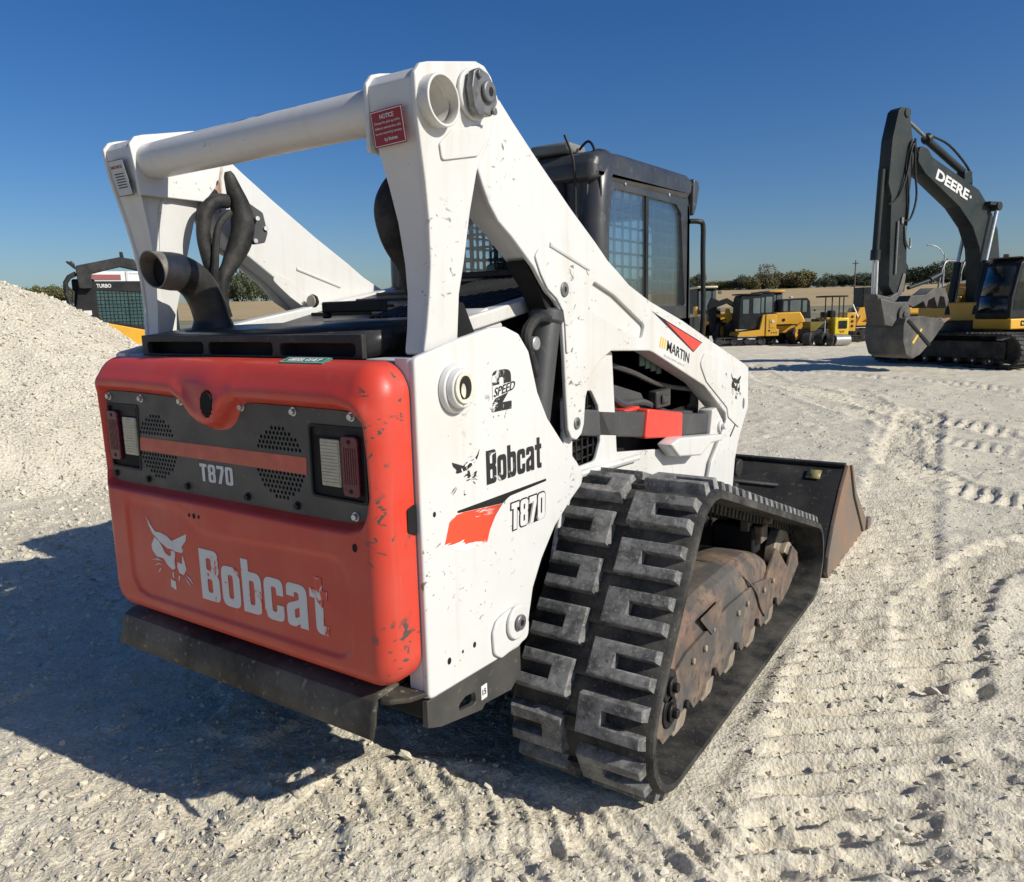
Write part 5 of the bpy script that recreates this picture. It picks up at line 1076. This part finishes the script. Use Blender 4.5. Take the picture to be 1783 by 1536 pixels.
bm = BM(); tube(bm, [(-2.75, 0, .50), (-2.75, 0, .92)], .75, 32); obj('slew_ring', bm, M['tread'], E_, .02)
bm = BM(); box(bm, -1.0, 1.0, -.75, .75, .28, .72); swing(obj('undercarriage', bm, M['tread'], E_, .02))
for y0 in (.70, -1.28):
    lp = hull([(-1.55, .39, .37), (1.55, .39, .37)], .10); tk = BM(); w_ = .58; rings = []
    for yy, z, a in lp: rings.append([tk.verts.new((yy - h * math.cos(a), y0 + q * w_, z - h * math.sin(a))) for q, h in ((0, 0), (1, 0), (1, .05), (0, .05))])
    for i in range(len(rings)):
        A_, B_ = rings[i], rings[(i + 1) % len(rings)]
        for j in range(4): tk.faces.new((A_[j], A_[(j + 1) % 4], B_[(j + 1) % 4], B_[j]))
    tk_o = swing(obj('crawler_track', tk, M['tread'], E_, 0, ang=20)); sh_ = BM()
    for i in range(len(lp)):
        yy, z, a = lp[i]; vs2 = box(sh_, -.012, .012, y0 - .001, y0 + w_ + .001, -.005, .028); bmesh.ops.transform(sh_, matrix=Matrix.Translation((yy, 0, z)) @ Matrix.Rotation(-(a - PI / 2), 4, 'Y'), verts=vs2)
    swing(obj('grousers', sh_, M['tread'], tk_o))
    bm = BM(); box(bm, -1.5, 1.5, y0 + .10, y0 + .48, .20, .60); tfr = swing(obj('track_frame', bm, M['tread'], E_, .03))
    for i in range(7):
        bm = BM(); disc(bm, (-1.2 + i * .4, y0 + .08, .16), (0, 1, 0), .09, .42, 16); swing(obj('track_roller', bm, M['tread'], tfr, .01))
        bm = BM(); disc(bm, (-1.2 + i * .4, y0 + .06, .16), (0, 1, 0), .025, .46, 8); swing(obj('roller_cap', bm, M['steel'], tfr))
    for xx in (-1.55, 1.55):
        bm = BM(); disc(bm, (xx, y0 + .2, .39), (0, 1, 0), .28, .2, 24); swing(obj('idler', bm, M['tread'], E_, .01))

# ================================================================== machines parked in the far row (local x along the row, y away)
RZR = math.radians(33.74)
def machine(name, label, loc, cat=None, rz=RZR, group='yellow machines parked in the far row'): return thing(name, label, cat or name.replace('_', ' '), loc, rz, group)
def pbox(name, mat, parent, *dims, bev=.03, mtx=None):
    bm = BM()
    for d in dims: box(bm, *d)
    return obj(name, bm, M[mat], parent, bev)
def wheel(parent, x, y, z, r, w, rim='yellow', ax=(1, 0, 0)):
    bm = BM(); a = Vector(ax).normalized(); c = Vector((x, y, z)); tube(bm, [c - a * w / 2, c - a * w * .42, c + a * w * .42, c + a * w / 2], [r * .88, r, r, r * .88], 24)
    t = obj('wheel', bm, M['tyre'], parent, 0); bm = BM(); disc(bm, c - a * (w / 2 + .02), a, r * .55, w + .04, 18); disc(bm, c - a * (w / 2 + .05), a, r * .2, w + .1, 10); obj('rim', bm, M[rim], t, .01); return t
def xtrack(parent, x0, x1, y0, y1, h, mat='tread'):
    r = h / 2; lp = hull([(x0 + r, r, r), (x1 - r, r, r)][::1], .08); bm = BM(); rings = []
    for yy, z, a in lp: rings.append([bm.verts.new((yy - hh * math.cos(a), q, z - hh * math.sin(a))) for q, hh in ((y0, 0), (y1, 0), (y1, .04), (y0, .04))])
    for i in range(len(rings)):
        A_, B_ = rings[i], rings[(i + 1) % len(rings)]
        for j in range(4): bm.faces.new((A_[j], A_[(j + 1) % 4], B_[(j + 1) % 4], B_[j]))
    t = obj('crawler_track', bm, M[mat], parent, 0, ang=20); bm = BM(); box(bm, x0 + r, x1 - r, y0 + .05, y1 - .05, r * .6, r * 1.4)
    for i in range(4): disc(bm, (x0 + r + (x1 - x0 - 2 * r) * i / 3, y0 + .02, r), (0, 1, 0), r * .72, y1 - y0 - .04, 16)
    obj('rollers', bm, M['tread'], t, .01); return t
def pane(parent, x0, x1, z0, z1, y, name='window'):
    return plate(name, rect(x0, z0, x1, z1, .03), 'y', y - .008, y, M['pane'], parent, .001)
# backhoe loader at the left of the row
m1 = machine('backhoe_loader', 'yellow backhoe loader with beige cab roof beside the black cab', (-8.5, 28.6, 0))
c_ = pbox('cab', 'black', m1, (-.62, -.02, .5, 1.9, 1.2, 2.2)); [pane(c_, a_, b_, 1.35, 2.1, .498) for a_, b_ in ((-.56, -.33), (-.28, -.08))]
pbox('cab_roof', 'beige', m1, (-.66, .18, .4, 2.0, 2.205, 2.3), bev=.04); cb1 = pbox('cab_rear', 'black', m1, (-.0, .16, .6, 1.9, 1.2, 2.2)); pane(cb1, .02, .14, 1.4, 2.1, .598)
bm = BM(); disc(bm, (.30, .6, 2.05), (0, -1, 0), .08, .05, 14); obj('mirror', bm, M['pin'], m1, .01)
pbox('stabiliser_leg', 'yellow', m1, (-.90, -.78, -.3, 0, .45, 1.5)); pl_ = plate('boom_post', rnd([(-.72, .35), (-.52, .35), (-.50, .75), (-.34, .85), (-.36, .92), (-.48, .95), (-.52, 1.3), (-.66, 1.3)], .03), 'y', -.5, -.25, M['yellow'], m1, .015)
pbox('post_cap', 'pale', m1, (-.66, -.53, -.45, -.3, 1.3, 1.5)); pbox('backhoe_frame', 'black', m1, (-.5, .5, -.1, .9, .35, .6), (-.3, .15, -.2, .3, .5, 1.3))
plate('dipper', rnd([(-.45, 1.5), (-.3, 1.85), (.0, 1.7), (.30, 1.8), (.72, 1.55), (.95, 1.05), (.85, 1.0), (.62, 1.4), (.3, 1.6), (-.1, 1.45), (-.15, .5), (-.35, .5)], .04), 'y', -.55, -.35, M['black'], m1, .02)
plate('loader_post', rnd([(.30, .45), (.42, .45), (.55, 1.05), (.42, 1.4), (.32, 1.4), (.30, 1.2), (.05, 1.18), (-.10, 1.22), (-.10, 1.14), (.05, 1.05), (.28, 1.08), (.33, .95), (.18, .92), (.18, .86), (.34, .88)], .02), 'y', -.40, -.2, M['yellow'], m1, .012)
pane(m1, -.22, .15, 1.02, 1.42, -.12); wheel(m1, .09, -.2, .52, .42, .3, ax=(.75, -.6, 0)); wheel(m1, .66, .1, .62, .62, .4, ax=(.9, -.4, 0)); wheel(m1, -.45, .4, .45, .45, .35, ax=(.75, -.6, 0)); pbox('engine_hood', 'yellow', m1, (.2, .9, .6, 1.6, .7, 1.25))
# midi excavator
m2 = machine('crawler_excavator', 'yellow crawler excavator with black cab, second machine of the row', (-6.89, 27.42, 0), 'excavator')
xtrack(m2, -1.15, .70, .0, .42, .33); xtrack(m2, .66, 1.36, .75, 1.15, .33)
c_ = plate('cab', rnd([(-.30, .62), (-.26, 1.75), (-.2, 1.87), (.98, 1.92), (1.0, 1.15), (.66, 1.1), (.50, .62)], .04), 'y', .05, .95, M['black'], m2, .02)
for q in ((-.16, .06, 1.2, 1.72), (.22, .48, 1.2, 1.76), (.52, .62, 1.22, 1.78), (.68, .92, 1.22, 1.80)): pane(c_, *q, .049)
pbox('cab_roof', 'black', m2, (-.32, .55, .0, 1.0, 1.88, 1.93), (.4, 1.02, .05, 1.0, 1.925, 1.98), bev=.02)
plate('deck', rnd([(-.36, .40), (-.30, .52), (.45, .60), (.56, 1.14), (.66, 1.14), (.66, .36), (-.36, .36)], .02), 'y', -.05, 1.1, M['yellow'], m2, .02)
bd = plate('rear_body', rnd([(.67, .36), (.67, 1.16), (1.06, 1.16), (1.06, .62), (1.16, .60), (1.16, .36)], .04), 'y', -.08, 1.1, M['yellow'], m2, .02)
plate('access_panel', rnd([(.80, .66), (.80, 1.0), (1.0, 1.0), (1.0, .66)], .03), 'y', -.095, -.081, M['yellow'], bd, .006); bm = BM(); disc(bm, (.92, -.096, .9), (0, -1, 0), .05, .02, 14); obj('badge', bm, M['letter'], bd)
for x in (.86, .95, 1.03): plate('side_mark', rect(x, .46, x + .05, .50), 'y', -.083, -.0805, M['black'], bd, .0005)
bm = BM(); disc(bm, (.8, -.08, .56), (0, -1, 0), .035, .012, 12); obj('filler_cap', bm, M['black'], bd)
# wheeled machine with yellow roof behind
m3 = machine('wheel_loader', 'small wheel loader showing its yellow cab roof between two larger machines', (-6.45, 29.69, 0))
c_ = pbox('cab', 'black', m3, (-.25, .26, .1, 1.2, 1.2, 1.96)); pane(c_, -.2, .0, 1.3, 1.9, .098); pane(c_, .04, .22, 1.3, 1.9, .098); pbox('cab_roof', 'yellow', m3, (-.32, .32, .0, 1.3, 1.965, 2.05))
plate('body', rnd([(-.2, .35), (-.18, 1.25), (.12, 1.25), (.2, .9), (.3, .35)], .03), 'y', -.1, 1.2, M['yellow'], m3, .02); bm = BM(); disc(bm, (.2, -.05, 1.2), (0, -1, 0), .09, .05, 14); obj('head_lamp', bm, M['letter'], m3, .01)
wheel(m3, -.3, .1, .4, .4, .3, ax=(.8, -.6, 0)); wheel(m3, .4, .3, .4, .4, .3, ax=(.8, -.6, 0))
# dump vehicle with big rounded hood
m4 = machine('tracked_carrier', 'yellow loader with big sloping hood and black caged cab, middle of the row', (-5.65, 29.29, 0), 'loader')
hd_ = plate('hood', rnd([(-.80, .42), (-.80, .98), (-.70, 1.20), (.22, 1.22), (.36, 1.0), (.42, .80), (.30, .62), (.14, .40)], .06), 'y', .0, 1.3, M['yellow'], m4, .05)
plate('hood_side', rnd([(-.02, .62), (.28, .86), (.34, .80), (.16, .42), (.02, .40)], .02), 'y', -.09, -.001, M['yellow'], hd_, .02); plate('hood_crease', [(-.78, .74), (.10, .76), (.10, .72), (-.78, .70)], 'y', -.012, -.0005, M['black'], hd_, .001)
bm = BM(); disc(bm, (-.42, -.001, .92), (0, -1, 0), .06, .012, 14); obj('badge', bm, M['letter_b'], hd_)
c_ = plate('cab', rnd([(-.46, 1.1), (-.42, 1.70), (.55, 1.74), (.66, 1.62), (.72, .95), (.3, 1.0)], .04), 'y', .25, 1.25, M['black'], m4, .02); pane(c_, -.36, -.20, 1.24, 1.64, .249); pane(c_, -.10, .30, 1.24, 1.66, .249); pane(c_, .38, .54, 1.2, 1.64, .249)
pbox('belly', 'black', m4, (-.5, .5, .2, 1.2, .15, .6)); [wheel(m4, x, .1, .32, .32, .3, ax=(.7, -.7, 0)) for x in (.0, .45)]; pbox('step_bar', 'yellow', m4, (.44, .50, -.05, .0, .35, .72))
bm = BM(); disc(bm, (.0, .5, 1.745), (0, 0, 1), .07, .05, 14); obj('beacon', bm, M['letter'], m4, .01); pbox('mirror', 'black', m4, (.84, .92, .3, .36, 1.22, 1.30))
# trench compactor and roller
m5b = machine('skid_compactor', 'low dark machine with black tyres and olive hopper left of the small roller', (-4.35, 28.1, 0), 'compactor')
pbox('body', 'tread', m5b, (-.62, .2, .0, .8, .22, .6), (-.15, .22, .1, .8, .6, .95)); plate('hopper', rnd([(-.48, .52), (-.5, .86), (.05, .86), (-.30, .55)], .02), 'y', -.06, .7, M['yellow'], m5b, .01).data.materials[0] = plain('olive_yellow_paint', (.16, .12, .015), .5)
[wheel(m5b, x, .1, .26, .26, .3, 'black', ax=(.8, -.6, 0)) for x in (-.5, -.05)]; bm = BM(); tube(bm, [(.05, -.02, .45), (.05, -.02, .9)], .02, 8); obj('control_rod', bm, M['steel'], m5b)
m5 = machine('roller', 'small bright yellow roller with steel drum and open canopy frame', (-4.1, 28.12, 0), 'roller')
bm = BM(); tube(bm, [(.14, .0, .19), (.70, .05, .19)], .19, 28); obj('drum', bm, M['drum'], m5, .02); wheel(m5, -.0, .0, .21, .21, .24, 'black', ax=(.9, -.4, 0))
by = pbox('engine_cover', 'yellow2', m5, (.16, .67, .05, .8, .38, .98)); plate('radiator_screen', rect(.30, .60, .60, .88, .02), 'y', .035, .049, M['black'], by, .003); text('lettering', 'W', (.34, .0485, .45), (.20, 0, 0), (0, 0, .09), M['orange'], by, .03, .001, .01)
pbox('seat_deck', 'yellow', m5, (-.10, .66, .5, 1.2, .7, 1.0)); 
for x, y in ((-.02, .5), (.14, .3), (.40, .3), (.64, .5)):
    bm = BM(); tube(bm, [(x, y, .95), (x, y, 1.72)], .022, 8); obj('canopy_post', bm, M['black'], m5)
pbox('canopy', 'black', m5, (-.16, .68, .2, 1.1, 1.72, 1.78), bev=.02); pbox('seat', 'black', m5, (.16, .38, .5, .8, .95, 1.25), (-.05, .1, .6, .9, .95, 1.2))
m6 = machine('mini_excavator', 'yellow mini excavator with round side vents right behind the roller', (-3.87, 30.81, 0))
bb = pbox('body', 'yellow', m6, (-.22, .14, .0, .7, .42, 1.14)); 
for z in (.62, .80, .98):
    bm = BM(); disc(bm, (.0, -.001, z), (0, -1, 0), .05, .012, 12); obj('vent', bm, M['black'], bb)
xtrack(m6, -.2, .42, -.05, .3, .27); pbox('boom', 'black', m6, (.14, .3, .2, .4, .9, 1.35)); bm = BM(); tube(bm, [(.05, .15, 1.45), (.28, .15, .95)], .03, 8); obj('boom_rod', bm, M['chrome'], m6); wheel(m6, .48, .3, .2, .2, .2, 'black')
m7 = machine('bulldozer', 'yellow bulldozer half hidden by the dark excavator stick', (-3.57, 31.8, 0))
plate('hood', rnd([(-.36, .55), (-.38, 1.0), (-.25, 1.3), (.25, 1.35), (.3, .9), (.3, .55)], .05), 'y', .0, 1.0, M['yellow'], m7, .03); xtrack(m7, -.6, .8, -.1, .4, .6); pbox('cab', 'black', m7, (.0, .8, .3, 1.2, 1.1, 2.1)); bl = plate('blade', rnd([(-.42, .62), (-.40, .75), (-.28, 1.0), (-.22, .98), (-.30, .75), (.1, .75), (.2, 1.0), (.28, .98), (.18, .62)], .01), 'y', -.2, -.05, M['yellow'], m7, .01)
m8 = machine('track_loader_yellow', 'yellow loader mostly hidden behind the excavator bucket and thumb', (-1.76, 32.87, 0), 'loader')
m8.name = 'crawler_loader'
pbox('body', 'tread', m8, (-.9, 1.2, .2, 1.4, .3, 1.1)); pbox('hood', 'yellow', m8, (-.55, .22, .0, 1.0, 1.0, 1.42), bev=.08); pbox('arm', 'bluepaint', m8, (.25, .7, .1, .5, .8, 1.3)).data.materials[0] = plain('navy_blue_paint', (.012, .018, .06), .4)
bkt = pbox('bucket', 'yellow', m8, (.25, 2.1, -.5, .1, .24, .50)); 
for x in (.95, 1.35, 1.75): plate('bucket_rib', [(x, .26), (x + .25, .48), (x + .31, .48), (x + .06, .26)], 'y', -.52, -.501, M['tread'], bkt, .003)
plate('lift_arm', rnd([(.30, 1.55), (.3, 1.75), (1.2, 2.15), (1.9, 2.3), (1.9, 2.1), (1.2, 1.92), (.55, 1.55)], .04), 'y', .0, .3, M['pin'], m8, .02)
xtrack(m8, -.9, 1.2, -.1, .4, .5)

# black skid loader behind the pile
T = thing('skid_loader', 'black framed skid loader with mesh side window behind the gravel heap', 'skid loader', (-9.51 + .09 * .454, 4.84 + .09 * .891, .16), math.radians(63.0))
def tp(u, v): return ((u - 767.8) / 898.3, 2.517 - v / 898.3)
def tpoly(name, pts, y0, y1, mat, parent=T, bev=.012, r=.03): return plate(name, rnd([tp(*p) for p in pts], r), 'y', y0, y1, M[mat], parent, bev)
wpl = [tp(*p) for p in [(590, 660), (1330, 700), (1340, 1170), (660, 1060), (600, 1000)]]
tc_ = plate('cab_side', [rnd([tp(*p) for p in [(395, 540), (1400, 540), (1440, 1300), (560, 1300), (330, 1300), (345, 850), (385, 640)]], .03), rnd(wpl, .03)], 'y', .0, .06, M['black'], T, .01)
plate('side_window', rnd(wpl, .03), 'y', .035, .045, M['glass_dark'], tc_, .001)
bm = BM()
x0, z1 = tp(590, 650); x1, z0 = tp(1340, 1170)
for i in range(17): x = x0 + (x1 - x0) * i / 16; tube(bm, [(x, .02, z0 + .03), (x, .02, z1)], .0055, 5)
for j in range(12): z = z0 + (z1 - z0) * j / 11; tube(bm, [(x0, .016, z), (x1, .016, z)], .0055, 5)
obj('window_mesh', bm, M['dark'], tc_)
pbox('cab_far_side', 'black', T, (x0 - .3, x1 + .1, 1.25, 1.30, .3, 1.2), (x0 - .3, x0, .06, 1.25, .3, 1.95), (x1 - .06, x1 + .1, .06, 1.25, .3, 1.9), (x0 - .3, x1 + .1, .0601, 1.3, 1.82, 1.9))
tpoly('lift_frame', [(385, 440), (385, 350), (905, 235), (1075, 260), (1150, 420), (1030, 392), (900, 362), (740, 402), (560, 452), (550, 640), (400, 640)], -.12, .02, 'satin')
tpoly('frame_horn', [(385, 400), (278, 300), (300, 290), (330, 300), (345, 285), (380, 320)], -.10, .0, 'satin', r=.008)
tpoly('frame_stub', [(912, 245), (912, 165), (950, 165), (960, 240)], -.08, .0, 'satin', r=.006)
bm = BM(); tube(bm, [(x, -.05, z) for x, z in [tp(*p) for p in [(385, 445), (300, 490), (255, 560), (248, 700), (275, 840), (320, 900)]]], .035, 10); tube(bm, [(x, -.02, z) for x, z in [tp(*p) for p in [(270, 620), (330, 680), (310, 820)]]], .02, 8); obj('side_hose', bm, M['hose'], T)
text('lettering', 'TURBO', (tp(603, 628)[0], -.0005, tp(0, 626)[1]), (.193, 0, 0), (0, 0, .056), M['letter'], tc_, .025, .001, .003)
plate('white_label', rect(*tp(420, 978), *tp(516, 920), .004), 'y', -.004, -.0005, M['letter'], tc_, .0005)
tpoly('yellow_hood', [(560, 1060), (1262, 1225), (1500, 1290), (1480, 1800), (560, 1800)], -.5, -.05, 'yellow', r=.02)
[wheel(T, x, -.3, .42, .42, .3) for x in (-.1, .9)]
tr_ = thing('box_trailer', 'white trailer body with a faded red panel far behind the black loader', 'trailer', (-27.67, 15.39, 0), math.radians(63))
bm = BM(); box(bm, -1.0, 1.25, 0, 3.4, .9, 3.38); tb_ = obj('trailer_box', bm, M['boxwhite'], tr_, .03)
bm = BM(); box(bm, -.85, .12, -.03, -.002, 3.05, 3.25); obj('red_panel', bm, M['redpanel'], tb_, .004); bm = BM(); box(bm, .30, .38, -.04, -.002, .9, 3.38); box(bm, .42, 1.2, -.02, -.002, 3.28, 3.31); obj('trim_bar', bm, M['pale'], tb_, .004)
pbox('chassis', 'dark', tr_, (-.95, 1.2, .2, 3.2, .6, .89)); [wheel(tr_, x, .2, .48, .48, .3, 'pale', ax=(0, 1, 0)) for x in (-.5, .7)]
sh = thing('blue_shed', 'small light blue shed with pale roof edge beyond the heap', 'shed', (-24.97, 11.96, 0), math.radians(63))
bm = BM(); box(bm, -.3, .5, 0, 1.2, 0, 2.12); obj('wall', bm, M['bluepaint'], sh); plate('roof', [(-.36, 2.13), (.1, 2.2), (.56, 2.13), (.56, 2.1205), (-.36, 2.1205)], 'y', -.06, 1.26, M['boxwhite'], sh, .005)
# poles
lp_ = thing('street_lamp', 'tall curved arm street lamp far behind the excavator', 'street lamp', (-6.68, 98.2, 1.0))
bm = BM(); tube(bm, [(0, 0, 0), (0, 0, 5.7)], [.11, .07], 10); obj('pole', bm, M['galv'], lp_)
bm = BM(); tube(bm, [Vector((x * .8316, x * .5555, z)) for x, z in ((0, 5.3), (-.5, 6.1), (-1.0, 6.45), (-1.6, 6.6))], .05, 8); obj('arm', bm, M['galv'], lp_)
bm = BM(); box(bm, -.32, .32, -.1, .1, -.06, .06, Matrix.Translation((-1.75 * .8316, -1.75 * .5555, 6.62)) @ Matrix.Rotation(RZR, 4, 'Z')); obj('lamp_head', bm, M['galv'], lp_, .03)
up = thing('utility_pole', 'thin wooden utility pole standing in the far field', 'utility pole', (-24.4, 146.3, float(terr(150)) - .3))
bm = BM(); tube(bm, [(0, 0, 0), (0, 0, 6.2)], [.13, .09], 8); obj('pole', bm, M['wood'], up); bm = BM(); box(bm, -.5, .5, -.05, .05, 5.6, 5.72); obj('cross_arm', bm, M['wood'], up)
# ------------------------------------------------------------------ trees along the horizon
def crown_mesh(kind, seed):
    r = np.random.default_rng(seed); k = 4200 if kind != 3 else 2600
    nb = 9; cs = r.normal(size=(nb, 3)) * (.42, .42, .22); cs[:, 2] = np.abs(cs[:, 2]) * 1.0 + .42; rad_ = r.uniform(.26, .46, nb); cs[0] = (0, 0, .45); rad_[0] = .5
    i = r.integers(0, nb, k); d = r.normal(size=(k, 3)); d /= np.linalg.norm(d, axis=1)[:, None]; P = cs[i] + d * (rad_[i] * r.uniform(.55, 1.05, k))[:, None]; P[:, 2] = np.maximum(P[:, 2], .04)
    a = r.normal(size=(k, 3)); a /= np.linalg.norm(a, axis=1)[:, None]; b = np.cross(a, r.normal(size=(k, 3))); b /= np.linalg.norm(b, axis=1)[:, None]; s = r.uniform(.028, .065, k)[:, None] * (1 if kind != 3 else .7)
    V = np.stack([P - a * s, P + a * s, P + b * s * 1.3], 1).reshape(-1, 3); me = bpy.data.meshes.new('tree_crown'); me.from_pydata(V.tolist(), [], np.arange(3 * k).reshape(-1, 3).tolist()); me.materials.append(M['leaf%d' % kind]); return me
CR = {(kd, v): crown_mesh(kd, kd * 10 + v) for kd in range(4) for v in range(2)}
tbm = BM(); tube(tbm, [(0, 0, 0), (.02, 0, .5), (0, 0, .8)], [.06, .045, .02], 8)
for a_ in (0, 2.1, 4.2): tube(tbm, [(0, 0, .4), (.25 * math.cos(a_), .25 * math.sin(a_), .7)], [.03, .012], 6)
tme = bpy.data.meshes.new('tree_trunk'); tbm.to_mesh(tme); tbm.free(); tme.materials.append(M['bark'])
KL = ['olive green field tree in the far hedgerow', 'dark evergreen tree in the far tree line', 'tan autumn tree with full round crown beyond the field', 'pale half bare tree rising above the hedgerow']
TR = [(61, 26, 34, 0), (85, 30, 36, 0), (105, 26, 30, 0), (126, 27, 30, 0), (20, 28, 30, 0), (390, 38, 40, 1), (412, 44, 46, 1), (436, 40, 40, 1), (460, 34, 40, 1), (690, 20, 30, 0), (850, 22, 40, 1), (830, 20, 40, 1),
      (905, 21, 44, 1), (945, 24, 46, 0), (985, 22, 44, 1), (1025, 25, 44, 0), (1062, 22, 42, 1), (1094, 25, 38, 0),
      (1120, 24, 34, 1), (1142, 26, 34, 1), (1165, 24, 30, 0), (1188, 22, 30, 0), (1212, 26, 26, 1), (1234, 17, 30, 0), (1252, 15, 26, 2), (1270, 17, 26, 0), (1286, 21, 28, 1), (1304, 22, 34, 0), (1330, 34, 44, 3), (1345, 27, 36, 0), (1318, 22, 30, 0), (1366, 19, 32, 0), (1388, 27, 46, 2), (1402, 14, 24, 0),
      (1425, 14, 14, 1), (1437, 15, 18, 1), (1452, 19, 26, 1), (1468, 21, 30, 1), (1486, 18, 28, 1), (1502, 12, 24, 1), (1522, 18, 30, 1), (1545, 25, 34, 1), (1570, 22, 34, 1), (1596, 27, 40, 1), (1622, 29, 42, 1), (1648, 22, 32, 1), (1668, 29, 36, 1), (1692, 26, 34, 1), (1720, 24, 36, 1), (1750, 24, 40, 1), (1780, 26, 40, 1)]
ORD = ['leftmost', 'second', 'third', 'fourth', 'fifth', 'sixth', 'seventh', 'eighth', 'ninth', 'tenth', 'eleventh', 'twelfth', 'thirteenth']
KS = ['olive green tree', 'dark evergreen tree', 'tan autumn tree', 'pale half bare tree']
def tree_label(i, u, kd):
    zones = [(0, 200, 'beyond the gravel heap'), (200, 480, "seen under the loader's left arm"), (480, 900, 'behind the loader hood and rear window'), (900, 1226, 'behind the loader cab windows'), (1226, 1412, 'above the left half of the parked row'), (1412, 1535, 'between the parked row and excavator stick'), (1535, 2000, 'behind the excavator boom')]
    for a, b, ph in zones:
        if a <= u < b:
            same = sorted(t[0] for t in TR if a <= t[0] < b and t[3] == kd); k_ = same.index(u)
            return (KS[kd] + ' ' + ph) if len(same) == 1 else '%s %s from the left %s' % (ORD[k_], KS[kd], ph) if k_ else 'leftmost %s %s' % (KS[kd], ph)
def az(u): return math.radians(np.interp(u, [60, 130, 400, 440, 1235, 1300, 1360, 1430, 1500, 1600, 1700, 1790], [155.1, 152.9, 143.5, 142.0, 109.6, 107.0, 104.7, 102.2, 99.7, 96.3, 93.0, 90.0]))
for i, (u, h, w_, kd) in enumerate(TR):
    D = 226 + random.uniform(-6, 8) + (8 if kd == 3 else 0); a = az(u); sc = D / 1338 / math.cos(a - HEAD + .0) * 1.0; H = h * D / 1338 * 1.0; Wd_ = w_ * D / 1338 * .80
    t = thing('tree', tree_label(i, u, kd), 'tree', (CX + D * math.cos(a), CY + D * math.sin(a), float(terr(D)) - .25), random.uniform(0, 6.28), 'trees along the far field edge')
    cro = bpy.data.objects.new('crown', CR[(kd, i % 2)]); COL.objects.link(cro); cro.parent = t; cro.scale = (Wd_, Wd_, H)
    trk = bpy.data.objects.new('trunk', tme); COL.objects.link(trk); trk.parent = t; trk.scale = (H * .5, H * .5, H * .8)
print('PER', PER, 'objects', len(bpy.data.objects))
